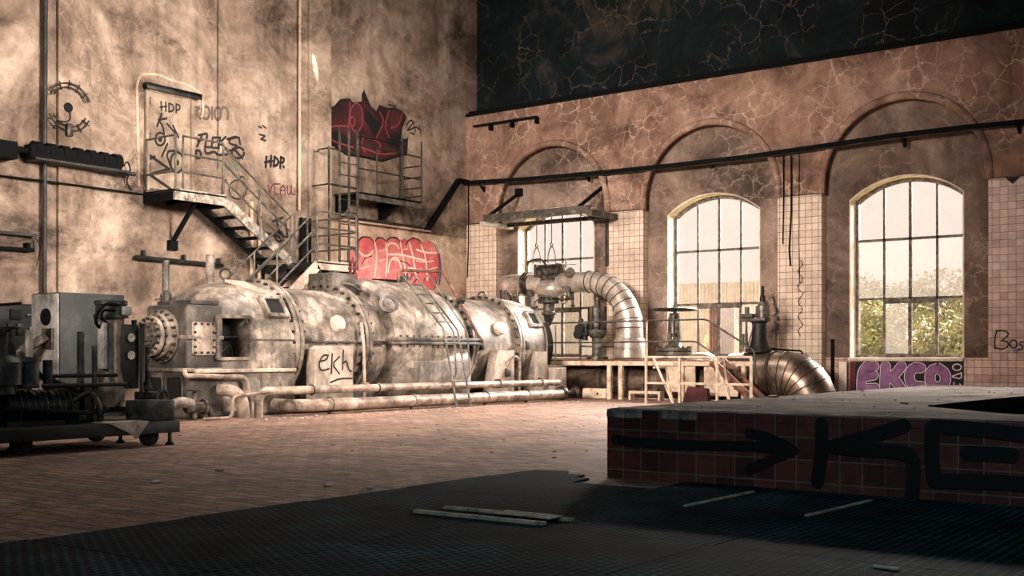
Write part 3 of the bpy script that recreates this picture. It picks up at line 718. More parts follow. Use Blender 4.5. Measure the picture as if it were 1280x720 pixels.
# barrels and flanges
def flange(y, r, m='turb'):
    f = MB().lathe((XC, y-.09, ZC), AX, [(0, r-.03), (.005, r), (.075, r), (.08, r-.02), (.1, r-.02), (.105, r), (.175, r), (.18, r-.03)], 72).build('barrel_flange', m, tu, 40)
    MB().bolts((XC, y-.15, ZC), AX, r-.05, 36, .03, .3).build('flange_bolt', 'bolt', f)
    return f
flange(-10.5, 1.13); flange(-8.8, 1.13); flange(-5.62, 1.1); flange(-4.0, 1.12)
lat([(-10.45, 1.03), (-10.3, 1.0), (-9.0, .985), (-8.85, 1.03)], 'barrel', 'turb')
lat([(-8.75, 1.03), (-8.6, .97), (-8.1, .95), (-7.9, .95)], 'barrel', 'turb')
lat([(-5.58, 1.03), (-5.4, .99), (-4.2, 1.0), (-4.05, 1.04)], 'barrel', 'turb')
ed = lat([(-3.95, 1.06), (-3.6, 1.055), (-3.2, 1.04), (-2.85, .99), (-2.58, .89), (-2.4, .77), (-2.27, .6), (-2.21, .42), (-2.2, .0)], 'end_dome', 'turb')
lat([(-8.16, .9), (-8.14, 1.16), (-8.06, 1.24), (-7.9, 1.27), (-6.9, 1.27), (-6.5, 1.23), (-6.1, 1.13), (-5.85, 1.05), (-5.72, 1.0)], 'upper_casing', 'turbd' if 0 else 'turb')
MB().box(2.55, 4.93, -8.12, -5.74, .06, 1.2, .34, 6).build('lower_casing', 'turb', tu, 50)
sf = MB().box(2.42, 5.02, -8.2, -5.72, 1.2, 1.26, .015).box(2.44, 5.0, -8.19, -5.73, 1.27, 1.34, .015)
sf.build('split_flange', 'turbd', tu)
bb = MB()
for k in range(14): bb.cyl((4.96, -8.1+k*.18, 1.15), (4.96, -8.1+k*.18, 1.38), .026, seg=6)
bb.build('casing_bolt', 'bolt', tu)
# horizontal joints on barrels
MB().box(4.66, 4.8, -10.45, -10.2, 1.23, 1.3, .01).box(4.7, 4.83, -8.72, -8.3, 1.2, 1.27, .01).box(4.66, 4.85, -5.5, -5.4, 1.1, 1.3, .02).box(4.7, 4.83, -3.9, -3.75, 1.12, 1.32, .02).build('joint_lug', 'bolt', tu)
MB().box(4.68, 4.735, -10.4, -8.9, 1.22, 1.25).box(4.6, 4.72, -3.9, -2.72, 1.22, 1.245).box(4.66, 4.8, -11.58, -10.6, 1.24, 1.27).build('joint_line', 'turbd', tu)
# round caps
for y, r in ((-9.15, .15), (-4.75, .15)):
    p = onX(*((417, 407) if y < -8 else (620, 414)), 4.66); p.x = XC
    d = Vector((math.cos(.35), 0, math.sin(.35)))
    MB().lathe(Vector((XC, p.y+.1, ZC))+d*.9, d, [(0, r), (.16, r), (.19, r-.02), (.2, r-.05)], 28).build('round_cap', 'turbl', tu, label='pale round cap')
# sight windows on the shoulders
def shoulder(y, ang, hw, hl, R, name='sight_window'):
    a = math.radians(ang); n = Vector((math.cos(a), 0, math.sin(a))); t = Vector((-math.sin(a), 0, math.cos(a))); y_ = Vector((0, 1, 0))
    c = Vector((XC, y, ZC))+n*R
    def q(u, v, o=0): return c+y_*u+t*v+n*o
    fr = MB().solid([q(-hl-.07, -hw-.07), q(hl+.07, -hw-.07), q(hl+.07, hw+.07), q(-hl-.07, hw+.07)], n*.07, [[q(-hl, -hw), q(hl, -hw), q(hl, hw), q(-hl, hw)]])
    for u in (-hl-.04, 0, hl+.04):
        for v in (-hw-.04, hw+.04): fr.cyl(q(u, v, .05), q(u, v, .09), .018, seg=6)
    f = fr.build(name, 'turb', tu, smooth=0)
    MB().poly([q(-hl, -hw, .035), q(hl, -hw, .035), q(hl, hw, .035), q(-hl, hw, .035)]).build('dark_pane', 'void', f, smooth=0)
shoulder(-10.92, 33, .15, .17, 1.075); shoulder(-3.32, 33, .14, .13, 1.035)
# dark crescent opening in end dome
q = MB()
for (y, rr) in ((-2.86, .905), (-2.62, .69)):
    pass
R1_ = [Vector((XC+1.03*math.cos(t), -2.97, ZC+1.03*math.sin(t))) for t in [-.38+.1*i for i in range(10)]]
R2_ = [Vector((XC+.915*math.cos(t), -2.58, ZC+.915*math.sin(t))) for t in [-.5+.125*i for i in range(10)]]
for i in range(9): q.bm.faces.new([q.bm.verts.new(p+Vector((.015, .0, 0))) for p in (R1_[i], R2_[i], R2_[i+1], R1_[i+1])])
q.build('dark_opening', 'void', tu, smooth=0)
q = MB().tube(R1_, .022, 8).tube(R2_, .022, 8); q.build('opening_rim', 'turb', tu)
# porthole boss on the short barrel, top manhole, oil box, lifting eyes, top valves
a = math.radians(38); n = Vector((math.cos(a), 0, math.sin(a))); c = Vector((XC, -7.95, ZC))+n*1.2
MB().lathe(Vector((XC, -8.02, ZC+.02))+n*1.1, n+Vector((0, -.7, 0)), [(0, .19), (.12, .19), (.12, .12), (.03, .1)], 24).build('porthole', 'turbd', tu)
MB().lathe((XC+.1, -7.3, ZC+1.24), (.05, 0, 1), [(0, .26), (.05, .26), (.05, .2), (.03, .2)], 30).build('manhole', 'black', tu)
MB().box(3.35, 4.0, -8.95, -8.3, 2.1, 2.55, .03).box(3.45, 3.6, -8.5, -8.35, 2.55, 2.63).build('oil_box', 'turbd', tu)
v = MB().cyl((3.6, -8.0, 2.3), (3.6, -8.0, 2.58), .1)
for k in range(6): v.cyl((3.6+.06*math.cos(k), -8+.06*math.sin(k), 2.55), (3.6+.06*math.cos(k), -8+.06*math.sin(k), 2.84), .014, seg=6)
v.cyl((3.6, -8, 2.68), (3.6, -8, 2.72), .09).cyl((3.6, -8, 2.8), (3.6, -8, 2.84), .085).cyl((3.6, -8, 2.84), (3.6, -8, 2.92), .02).build('spring_valve', 'redp', tu, label='dark red caged valve')
v = MB().cyl((3.8, -6.75, 2.4), (3.8, -6.75, 2.55), .1).cyl((3.8, -6.75, 2.55), (3.8, -6.75, 2.6), .13)
v.bolts((3.8, -6.75, 2.6), (0, 0, 1), .09, 6, .015, .07).cyl((3.9, -3.5, 2.2), (3.9, -3.5, 2.42), .07).cyl((3.9, -3.5, 2.42), (3.9, -3.5, 2.46), .09).build('top_stub', 'bolt', tu)
for y, x in ((-3.15, 3.75), (-3.9, 3.6), (-11.2, 3.7)):
    z = 2.33 if y > -5 else 2.4
    MB().torus((x, y, z), (.6, -.8, 0), .09, .022, 20).cyl((x, y, z-.16), (x, y, z-.08), .03).build('lifting_eye', 'bolt', tu)
for R_, pl_ in ((1.05, ((-3.75, 82), (-3.85, 74), (-3.6, 62), (-3.3, 55), (-3.2, 62), (-3.35, 75))), (1.105, ((-11.3, 84), (-11.42, 76), (-11.25, 60), (-10.95, 52), (-10.85, 58), (-11.0, 70), (-10.95, 80)))):
    dome = (lambda y: 1.092) if R_ > 1.1 else (lambda y: 1.062 if y < -3.6 else 1.045)
    def cp_(y, a_, e): r_ = dome(y)+e; return Vector((XC+r_*math.cos(math.radians(a_)), y, (ZC if R_ < 1.1 else 1.2)+r_*math.sin(math.radians(a_))))
    ring_ = [cp_(y, a_, .012) for y, a_ in pl_]; q = MB(); cen = cp_(sum(y for y, _ in pl_)/len(pl_), sum(t for _, t in pl_)/len(pl_), .03)
    cv = q.bm.verts.new(cen); rv = [q.bm.verts.new(p) for p in ring_]; lv = [q.bm.verts.new(cp_(y, a_, -.02)) for y, a_ in pl_]
    for k in range(len(rv)):
        k2 = (k+1) % len(rv); q.bm.faces.new((rv[k], rv[k2], cv)); q.bm.faces.new((lv[k], lv[k2], rv[k2], rv[k]))
    q.build('peeling_paint', 'turbl', tu, smooth=0)
MB().cyl((3.0, -11.9, 1.9), (3.0, -11.9, 2.62), .06).cyl((3.0, -11.9, 1.9), (3.0, -11.9, 2.05), .09).build('vent_pipe', 'ironl', tu)
MB().cyl((3.3, -11.2, 2.2), (3.3, -11.2, 2.75), .075).build('vent_pipe', 'turb', tu)
# saddles
s1 = MB().solid([Vector((4.72, y, z)) for y, z in ((-10.27, .1), (-9.33, .1), (-9.33, 1.17), (-10.1, 1.17), (-10.27, 1.1))], (.2, 0, 0)); s1.build('support_plate', 'turbl', tu, smooth=0)
s1 = MB().solid([Vector((4.66, y, z)) for y, z in ((-5.25, .1), (-4.42, .1), (-4.42, 1.1), (-5.0, 1.1))], (.22, 0, 0)).box(4.5, 4.8, -3.55, -3.05, .1, 1.08).box(4.4, 4.95, -3.0, -2.5, .1, .72, .02).build('support_plate', 'turbl', tu, smooth=0)
P = Paint(lambda x, y: onX(x, y, 4.925), (1, 0, 0))
P.st('spray', .032, [(399, 452), (408, 450), (410, 444), (403, 444), (398, 455), (401, 464), (411, 461)], [(415, 442), (414, 467)], [(424, 446), (415, 455), (424, 467)], [(429, 438), (428, 462)], [(428, 455), (433, 450), (436, 463), (439, 464)], [(407, 430), (415, 428.5), (421, 430)], [(413, 478), (425, 473), (440, 473)])
P.done(tu)
# little boxes and clips on the near flank
MB().box(4.86, 4.93, -4.75, -4.6, .55, .72, .01).box(4.86, 4.93, -5.1, -4.95, .35, .5, .01).box(4.78, 4.86, -2.95, -2.82, .4, .55, .01).build('junction_box', 'bolt', tu)
MB().tube([(4.86, -4.7, .72), (4.95, -4.6, .95), (4.98, -4.5, .98), (4.98, -4.35, .9), (4.98, -4.35, .1)], .028, 8, .08).build('conduit', 'pipe', tu)
MB().tube([(4.8, -9.0, 2.0-.4), (4.86, -9.0, 1.2), (4.9, -9.0, .12)], .03, 8).box(4.84, 4.95, -9.06, -8.94, .38, .5).build('drain_pipe', 'pipe', tu)
MB().tube([(3.7, -8.95, 2.45), (4.1, -8.5, 2.32), (4.3, -8.5, 2.2)], .035, 8, .1).build('oil_pipe', 'mech', tu)

# ------------------------------------------------------------------ pipes along the turbine foot
def clampb(b, c, r): b.torus(c, (0, 1, 0), r+.012, .014, 18, 6)
pp = thing('heating_pipe', (5.2, -7.5, 0), 'upper and thinner of two dusty pipes along turbine foot, bent down at left', 'pipe')
MB().tube([(5.2, -11.75, .0), (5.2, -11.75, .42), (5.2, -3.2, .40)], .07, 14, .34, steps=8).build('pipe_run', 'pipe', pp)
b = MB()
for y in (-10.6, -9.0, -6.9, -5.4, -3.9): clampb(b, (5.2, y, .415), .07)
b.build('pipe_clamp', 'mech', pp)
pp = thing('condensate_pipe', (5.3, -7.5, 0), 'lower and thicker of two dusty pipes along turbine foot, flanged at right end', 'pipe')
MB().tube([(4.85, -11.1, .17), (5.2, -11.1, .17), (5.34, -10.8, .16), (5.34, -3.2, .15)], .105, 16, .2, steps=7).build('pipe_run', 'pipe', pp)
b = MB().lathe((5.32, -3.3, .17), AX, [(0, .14), (.05, .14), (.05, .155), (.1, .155)], 24).cyl((5.32, -3.2, .17), (5.32, -2.6, .16), .06).lathe((5.32, -2.75, .17), AX, [(0, .12), (.07, .12)], 20)
b.build('end_flange', 'mech', pp)
b = MB()
for y in (-10.3, -8.2, -6.0, -4.6): clampb(b, (5.32, y, .165), .105); b.box(5.3, 5.34, y-.03, y+.03, 0, .07)
b.build('pipe_clamp', 'mech', pp)
o = MB().tube([(4.83, -12.9, .8), (4.83, -12.9, .68), (4.9, -12.7, .68), (4.9, -11.75, .64), (4.95, -11.7, .0)], .04, 10, .12).build('bent_pipe', 'pipe'); tag(o, 'thin grey pipe bent round gearbox foot of the turbine and down to floor', 'pipe')
o = MB().tube([(5.33, -12.95, .03), (5.33, -12.4, .03), (5.33, -12.38, .36), (5.33, -11.55, .42)], .026, 8, .1).build('thin_pipe', 'pipe'); tag(o, 'thinnest pale pipe stepping up beside the floor in front of turbine hood', 'pipe')
o = MB().tube([(4.85, -12.25, .45), (5.08, -12.18, .45), (5.16, -12.05, .3), (5.16, -12.02, 0)], .1, 14, .2).build('elbow_pipe', 'pipe'); tag(o, 'short thick elbow pipe dropping into floor below the dark hatch', 'pipe')
# floor valve group at gearbox foot
fv = thing('floor_valve', (5.0, -12.9, 0), 'small dark valve with bent pipe at the gearbox foot beside the skid', 'valve')
MB().tube([(5.0, -13.35, 0), (5.0, -13.35, .2), (5.0, -13.1, .3), (5.0, -12.9, .24)], .085, 12, .14).build('pipe_bend', 'turb', fv)
MB().cyl((5.0, -13.0, .2), (5.0, -12.7, .2), .09).cyl((5.0, -12.85, .25), (5.0, -12.85, .46), .03).lathe((5.0, -12.7, .2), AX, [(0, .12), (.04, .12)], 16).tube([(5.0, -12.75, .2), (5.0, -12.6, .2), (5.0, -12.5, 0)], .05, 10, .08).cyl((5, -12.85, 0), (5, -12.85, .15), .05).build('valve_body', 'mech', fv)
MB().torus((5.0, -12.85, .46), (0, 0, 1), .1, .012, 18, 6).bar((4.9, -12.85, .46), (5.1, -12.85, .46), .012, .012).build('handwheel', 'mech', fv)

# ladder over the casing and brown pipe rail
ld = thing('access_ladder', (5.3, -7.1, 0), 'thin grey bent ladder leaning over the turbine middle casing', 'ladder')
for y in (-7.2, -6.78):
    MB().tube([(4.1, y, 2.45), (4.2, y, 2.56), (5.2, y+.06, 1.5), (5.62, y-.05, 0)], .02, 8, .06).build('side_rail', 'ironl', ld)
    MB().tube([(4.2, y+.2, 2.5), (4.3, y+.2, 2.64), (5.32, y+.22, 1.45), (5.4, y+.2, .62), (5.42, y+.05, .52)], .015, 8, .08).build('grab_rail', 'ironl', ld)
for k in range(9):
    t = k/8; 
    if t < .6: s = t/.6; p = Vector((4.35+.85*s, 0, 2.4-.9*s))
    else: s = (t-.6)/.4; p = Vector((5.25+.33*s, 0, 1.3-1.15*s))
    MB().tube([(p.x, -7.2, p.z), (p.x, -6.76, p.z)], .014, 8).build('rung', 'ironl', ld)
o = thing('pipe_rail', (3.9, -6.0, 2.4), 'brown bent pipe handrail sloping down over turbine casing', 'handrail')
MB().tube([(3.85, -6.95, 2.48), (3.85, -6.95, 2.72), (3.95, -5.68, 2.76), onX(603, 428, 5.0)], .035, 10, .12, steps=6).build('rail_tube', 'rail', o)
b = MB()
for p in ((3.88, -6.4, 2.735), onX(577, 375, 4.45), onX(602, 426, 5.0)): b.ball(p, .05)
b.cyl(onX(574, 380, 4.35), onX(577, 375, 4.45), .08).build('rail_joint', 'mech', o)
WORLD = .97
def LIGHTS():
    sun('daylight_through_windows', (-.4, -1, -.5), 5.0, 30, (255, 240, 228))
    area('outside_fill_lamp', (8.5, 10, 8.2), (8, -8, 0), 15, 3.6, 15000, (255, 240, 228), 100)  # unseen lamp added outside, stands for sky and brightens the inner floor
    area('side_fill_lamp', (24.5, -9.5, 7.0), (0, -10.5, 5.0), 6, 3.5, 900, (255, 236, 220), 46)  # added lamp at the solid side wall, brightens the left wall
    area('back_fill_lamp', (9, -26.5, 6.5), (4.0, 0, 2.8), 7, 3, 820, (255, 234, 218), 46)  # lamp added before the back wall to brighten the window wall
    area('roof_fill_lamp', (6, -8, 11.3), (6.5, -9, 0), 4, 5, 600, (255, 236, 222), 90)  # overhead lamp added out of view to lift the floor
    area('foreground_fill_lamp', (20, -26.5, 6), (15, -15, 0), 4, 3, 150, (186, 218, 234), 110)  # cool lamp added behind the eye to fill plinth and mats
    l = bpy.data.lights.new('sunbeam', 'SPOT'); l.energy = 9000; l.spot_size = math.radians(2.4); l.spot_blend = .6; l.color = (1, .85, .72); l.shadow_soft_size = .02
    o = bpy.data.objects.new('sunbeam', l); C.objects.link(o); o.location = (1.3, -6.8, 11.3); o.rotation_euler = (onX(394, 95, .25)-Vector(o.location)).to_track_quat('-Z', 'Y').to_euler()
# ------------------------------------------------------------------ left wall: door, landing, stairs, balcony
dr = bpy.data.objects.new('door_1', None); C.objects.link(dr); dr.location = (WL, -9.83, 4.3); struct(dr, 'beige sprayed steel door high on the left wall')
MB().box(WL, WL+.035, -10.3, -9.3, 4.3, 6.22).build('door_leaf', 'door', dr, smooth=0)
b = MB()
for y0, y1, z0, z1 in ((-10.38, -10.3, 4.25, 6.28), (-9.3, -9.22, 4.25, 6.28), (-10.38, -9.22, 6.2, 6.28)): b.box(WL, WL+.07, y0, y1, z0, z1, .005)
b.build('door_frame', 'door', dr, smooth=0)
b = MB()
for z in (4.7, 5.3, 6.0): b.cyl((WL+.05, -10.29, z-.08), (WL+.05, -10.29, z+.08), .025)
b.build('hinge', 'bolt', dr)
MB().box(WL, WL+.16, -10.42, -9.1, 6.27, 6.34, .01).box(WL+.12, WL+.16, -10.42, -9.1, 6.22, 6.34, .005).build('door_hood', 'iron', dr)
P = Paint(lambda x, y: onX(x, y, WL+.036), (1, 0, 0))
P.st('spray', .035, [(201, 127), (202, 138)], [(207, 128), (207, 139)], [(200, 134), (208, 133)], [(211, 129), (211, 140), (217, 138), (217, 132), (211, 129)], [(220, 130), (220, 141)], [(220, 130), (225, 132), (224, 137), (220, 138)])
P.st('spray', .045, [(202, 142), (196, 158)], [(208, 148), (198, 150), (203, 157), (205, 167)], arc(200, 174, 6, 8, 0, 360, 16), [(209, 155), (222, 170)], [(216, 157), (223, 172)], [(209, 180), (202, 196)], [(219, 188), (207, 190), (213, 208)], arc(221, 203, 8, 13, 0, 360, 16))
P.st('spray', .06, [(188, 198), (193, 196)], [(188, 195), (212, 212)], [(188, 218), (211, 211)], [(188, 219), (214, 237)])
P.st('spray', .07, arc(200, 174, 1, 1.4, 0, 360, 6), arc(221, 203, 1.2, 1.8, 0, 360, 6))
P.done(dr)
b = MB()
pts = [(-10.5, 4.3), (-10.52, 5.3), (-10.55, 6.3), (-10.45, 6.5), (-10.1, 6.58), (-9.7, 6.52), (-9.3, 6.5), (-9.0, 6.38), (-8.95, 6.1), (-9.0, 5.9)]
b.tube([Vector((WL+.0, y, z)) for y, z in pts], .028, 6, .15)
b.build('plaster_edge', 'dado', wl)
def railset(root, posts, rails, m='ironl', r=.022, name='railing'):
    for p, q in posts: MB().tube([p, q], r, 8).build('post', m, root)
    for ln in rails: MB().tube(ln, r*.9, 8, .06).build('guard_rail', m, root)
LX, LY0, LY1, LZ = 1.25, -10.4, -9.2, 4.17
st = thing('upper_stair', (.75, -9.2, 3.0), 'grey steel stair with landing coming down from the sprayed door', 'stairs')
MB().box(WL, LX, LY0, LY1, LZ-.03, LZ).build('landing_deck', 'iron', st, smooth=0)
MB().box(LX-.05, LX, LY0, LY1, LZ-.19, LZ+.03).build('landing_beam', 'stringer', st, smooth=0)
MB().box(WL, LX-.05, LY0, LY0+.05, LZ-.19, LZ+.02).box(WL, LX-.05, LY1-.05, LY1, LZ-.19, LZ-.03).box(WL, LX-.1, -9.85, -9.78, LZ-.17, LZ-.03).build('landing_beam', 'black', st, smooth=0)
for y in (-9.75,):
    MB().bar((WL+.03, y, 3.25), (LX-.25, y, LZ-.18), .07, .07).box(WL, WL+.1, y-.1, y+.1, 3.1, 3.3).build('bracket_strut', 'black', st, smooth=0)
S0 = (LY1, LZ-.02); S1 = (-7.4, 2.95)
for x, m in ((LX-.03, 'stringer'), (.4, 'iron')):
    MB().bar((x, S0[0], S0[1]-.07), (x, S1[0], S1[1]+.0), .05, .2).build('stringer', m, st, smooth=0)
for k in range(6):
    t = (k+.75)/6.3; y = S0[0]+(S1[0]-S0[0])*t; z = S0[1]+(S1[1]-S0[1])*t+.03
    MB().box(.42, LX-.05, y-.14, y+.12, z-.035, z, .005).build('tread', 'black', st, smooth=0)
RZ = LZ+1.05
fx = LX-.02
railset(st, [((fx, LY0+.03, LZ), (fx, LY0+.03, RZ)), ((fx, LY0+.2, LZ), (fx, LY0+.2, RZ)), ((fx, LY1-.03, LZ), (fx, LY1-.03, RZ)), ((WL+.06, LY0+.03, LZ), (WL+.06, LY0+.03, RZ)),
    ((fx, -8.3, 3.45), (fx, -8.3, 4.42)), ((fx, -7.45, 3.0), (fx, -7.45, 3.95))],
    [[(fx, LY0+.2, LZ+h), (fx, LY1-.03, LZ+h)] for h in (1.05, .7, .36)] + [[(WL+.06, LY0+.03, LZ+h), (fx, LY0+.03, LZ+h)] for h in (1.05, .36)] +
    [[(fx, LY1-.03, LZ+h), (fx, -7.45, LZ-1.2+h-.02)] for h in (.98, .66, .34)])
# lower landing and second flight
QX, QY0, QY1, QZ = 2.0, -7.4, -6.25, 2.95
st2 = thing('lower_stair', (1.5, -7.4, 0), 'grey steel stair dropping behind the turbine from the middle landing', 'stairs')
MB().box(WL+.03, QX, QY0, QY1, QZ-.03, QZ).build('landing_deck', 'iron', st2, smooth=0)
MB().box(QX-.05, QX, QY0, QY1, QZ-.16, QZ+.03).bar((QX-.025, QY0+.02, QZ-.07), (QX-.025, -10.3, .45), .05, .2).build('stringer', 'turbl', st2, smooth=0, label='white painted stringer')
MB().bar((1.3, QY0, QZ-.07), (1.3, -10.3, .45), .05, .2).box(WL+.03, QX-.05, QY0, QY0+.05, QZ-.18, QZ-.03).box(WL+.03, QX-.05, QY1-.05, QY1, QZ-.18, QZ-.03).build('stringer', 'iron', st2, smooth=0)
for k in range(11):
    t = (k+.6)/11.6; y = QY0+(-10.3-QY0)*t; z = QZ+(.45-QZ)*t
    MB().box(1.32, QX-.05, y-.12, y+.12, z-.03, z, .005).build('tread', 'iron', st2, smooth=0)
for x, y in ((.35, QY0+.1), (1.9, QY0+.1), (1.9, QY1-.1), (.35, QY1-.1)):
    MB().box(x-.05, x+.05, y-.05, y+.05, 0, QZ-.18).build('support_post', 'turbl' if x < 1 else 'iron', st2, smooth=0)
def fl2(x, h, y1=-10.5): return [(x, QY0, QZ+h), (x, y1, QZ+h-.84*(QY0-y1))]
railset(st2, [((QX-.02, QY0, QZ), (QX-.02, QY0, QZ+1.08)), ((QX-.02, QY1, QZ), (QX-.02, QY1, QZ+1.05)), ((.46, QY1, QZ), (.46, QY1, QZ+1.05)), ((QX-.02, -8.5, 1.95), (QX-.02, -8.5, 3.1)), ((QX-.02, -9.6, 1.0), (QX-.02, -9.6, 2.15)), ((1.3, QY0, QZ), (1.3, QY0, QZ+1.05)), ((1.3, -8.5, 1.95), (1.3, -8.5, 3.1))],
    [[(QX-.02, QY0, QZ+h), (QX-.02, QY1, QZ+h)] for h in (1.06, .72, .38)] + [[(.46, QY1, QZ+h), (QX-.02, QY1, QZ+h)] for h in (1.05, .7, .36)] + [fl2(QX-.02, h) for h in (1.08, .72, .36)] + [fl2(1.3, h) for h in (1.08, .6)])
# balcony and wall ladder
bl = thing('steel_balcony', (.35, -3.9, 4.7), 'small steel balcony with railing below the dark red graffiti', 'balcony')
BX, BY0, BY1, BZ = .78, -4.98, -2.72, 4.8
MB().box(0, BX, BY0, BY1, BZ-.04, BZ).box(BX-.06, BX, BY0, BY1, BZ-.16, BZ).build('deck', 'ironl', bl, smooth=0)
for y in (BY0+.05, BY1-.75):
    MB().solid([Vector((x, y, z)) for x, z in ((0, BZ-.04), (.62, BZ-.04), (.62, BZ-.16), (.16, BZ-.46), (.0, BZ-.46))], (0, .1, 0)).build('bracket', 'black', bl, smooth=0)
bz = BZ+1.5
railset(bl, [((BX-.03, BY1+.02, BZ), (BX-.03, BY1+.02, bz)), ((BX-.03, -3.4, BZ), (BX-.03, -3.4, bz)), ((.05, BY1+.02, BZ), (.05, BY1+.02, bz)), ((BX-.03, -4.3, BZ), (BX-.03, -4.3, bz-.35)), ((.05, -4.2, BZ), (.05, -4.2, bz))],
    [[(BX-.03, BY0, BZ+h), (BX-.03, BY1+.02, BZ+h)] for h in (1.1, .55)] + [[(.05, BY1+.02, BZ+h), (BX-.03, BY1+.02, BZ+h)] for h in (.9, .62, .36, .15)] + [[(.05, -4.2, BZ+1.5), (.05, BY1, BZ+1.5)]], m='iron', r=.02)
lw = thing('wall_ladder', (.85, -5.3, 3.0), 'tall vertical steel ladder with hoops reaching the small balcony', 'ladder')
for y in (-5.95, -5.62, -5.32, -5.05): MB().box(.82, .86, y-.02, y+.02, QZ if y > -6.3 else 0, 6.2 if y > -5.7 else 5.7).build('side_rail', 'ironl', lw, smooth=0)
for k in range(11): MB().tube([(.84, -5.62, 3.15+k*.28), (.84, -5.05, 3.15+k*.28)], .012, 8).build('rung', 'iron', lw)
MB().tube([(.84, -5.95, 5.66), (.5, -5.95, 5.66), (.1, -5.6, 5.66)], .018, 8).tube([(.84, -5.95, 5.66), (.84, -5.05, 5.66)], .018, 8).tube([(.84, -6.0, 4.85), (.84, -5.05, 4.85)], .02, 8).tube([(.84, -5.95, 4.85), (.28, -5.95, 4.85)], .018, 8).build('hoop', 'iron', lw)

# pipes, racks and fittings on the left wall
def wallpipe(pts, r, m, lab, nm='wall_pipe', cat='pipe', bend=0, brackets=(), bm='iron'):
    t = thing(nm, V(pts[0]), lab, cat)
    MB().tube(pts, r, 10, bend).build('pipe_run', m, t)
    for p in brackets: MB().box(p[0]-.05, p[0]+.04, p[1]-.025, p[1]+.025, p[2]-.06, p[2]+.1).build('bracket', bm, t, smooth=0)
    return t
wallpipe([(.36, -12.56, 0), (.36, -12.52, 11.5)], .04, 'iron', 'dark vertical pipe up the left wall beside the ring fitting')
wallpipe([(.33, -6.37, 4.25), (.33, -6.35, 11.5)], .03, 'dado', 'pale twin conduit rising between the staircase and the red graffiti', 'wall_conduit', 'conduit')
wallpipe([(.28, -8.6, 4.9), (.28, -8.6, 11.5)], .008, 'iron', 'thin wire running straight up the wall above the stair', 'wall_wire', 'wire')
wallpipe([(.28, -13.6, 4.14), (.35, -12.6, 4.14), (.36, -11.6, 4.14), (.28, -10.42, 4.15)], .02, 'black', 'thin black line along wall below the long dark heater', 'wall_line', 'cable')  # black tube standing in for a thin dark ledge gap
wallpipe([(.36, -10.65, 2.9), (.36, -8.55, 2.87)], .045, 'iron', 'dark horizontal pipe rail on the wall under the upper stair', brackets=((.33, -10.45, 2.95), (.33, -9.5, 2.93), (.33, -8.62, 2.92)))
wallpipe([(.33, -8.0, 4.25-.55), (.33, -6.75, 4.12-.5)], .025, 'iron', 'short dark rod with end clamp behind the stair rails', 'wall_rod', 'rod', brackets=((.3, -6.9, 3.64),))
wallpipe([(.3, -7.72, 0), (.3, -7.72, 4.3)], .04, 'dado', 'left pipe of two pale pipes behind the upper stair foot', 'riser_pipe')
wallpipe([(.3, -7.5, 0), (.3, -7.5, 4.25)], .04, 'dado', 'right pipe of two pale pipes behind the upper stair foot', 'riser_pipe')
t = thing('cable_ladder', (.35, -6.2, 3.0), 'dark slotted cable strip on the wall behind the middle landing', 'cable ladder')
for y in (-6.32, -6.05): MB().box(.31, .36, y-.02, y+.02, 2.95, 4.1).build('side_rail', 'black', t, smooth=0)
b = MB().box(.305, .312, -6.32, -6.05, 2.95, 4.1)
for k in range(22): b.box(.312, .35, -6.3, -6.07, 2.97+k*.05, 2.99+k*.05)
b.build('slotted_plate', 'iron', t, smooth=0)
rk = thing('wall_rack', (.35, -13.1, 2.8), 'double dark rail bracket on the wall at the far left', 'rack')
MB().box(.3, .42, -13.9, -12.72, 3.12, 3.17).bar((.33, -12.74, 2.85), (.33, -12.74, 3.05), .03, .03).build('rail_bar', 'iron', rk, smooth=0)
MB().tube([(.36, -13.9, 2.86), (.36, -12.75, 2.88)], .035, 8).box(.25, .4, -12.9, -12.85, 2.84, 3.0).build('rail_bar', 'black', rk)
MB().tube([(.34, -12.72, 3.1), (.36, -12.62, 2.95), (.34, -12.7, 2.6)], .008, 6, .1).build('loose_wire', 'black', rk)
ht = thing('tube_heater', (.5, -12.3, 4.4), 'long dark ribbed heater bar mounted across the left wall', 'heater')
MB().box(.3, .62, -13.55, -13.2, 4.42, 4.72, .01).build('end_box', 'black', ht)
b = MB().box(.34, .6, -12.95, -11.1, 4.5, 4.74, .03); b.cyl((.47, -13.2, 4.62), (.47, -12.95, 4.62), .05)
for k in range(7): b.cyl((.47, -12.85+k*.27, 4.66), (.47, -12.71+k*.27, 4.66), .155, seg=16)
b.build('ribbed_body', 'black', ht)
MB().box(.3, .66, -12.9, -10.95, 4.46, 4.5).cyl((.48, -11.1, 4.48), (.48, -10.75, 4.48), .04).build('carrier_rail', 'iron', ht)
MB().tube([(.45, -11.0, 4.6), (.4, -10.85, 4.75), (.36, -10.75, 4.55), (.33, -10.85, 4.35), (.3, -10.7, 4.2)], .014, 8, .1).build('loose_wire', 'black', ht)
rg = thing('ring_fitting', (.34, -12.1, 5.1), 'broken double wire ring around a dark hole on the pilaster', 'ring')
c = Vector((.37, -12.06, 5.56))
def ringarc(r, a0, a1): return [c+Vector((0, r*math.cos(math.radians(a0+(a1-a0)*i/14)), r*math.sin(math.radians(a0+(a1-a0)*i/14)))) for i in range(15)]
b = MB()
for r in (.44, .36):
    b.tube(ringarc(r, 22, 150), .014, 6); b.tube(ringarc(r, 205, 335), .014, 6)
for a in (40, 65, 90, 115, 140, 215, 240, 270, 300, 325):
    ca, sa = math.cos(math.radians(a)), math.sin(math.radians(a)); b.cyl(c+Vector((-.03, .33*ca, .33*sa)), c+Vector((.0, .49*ca, .49*sa)), .013, seg=6)
b.build('wire_ring', 'bolt', rg)
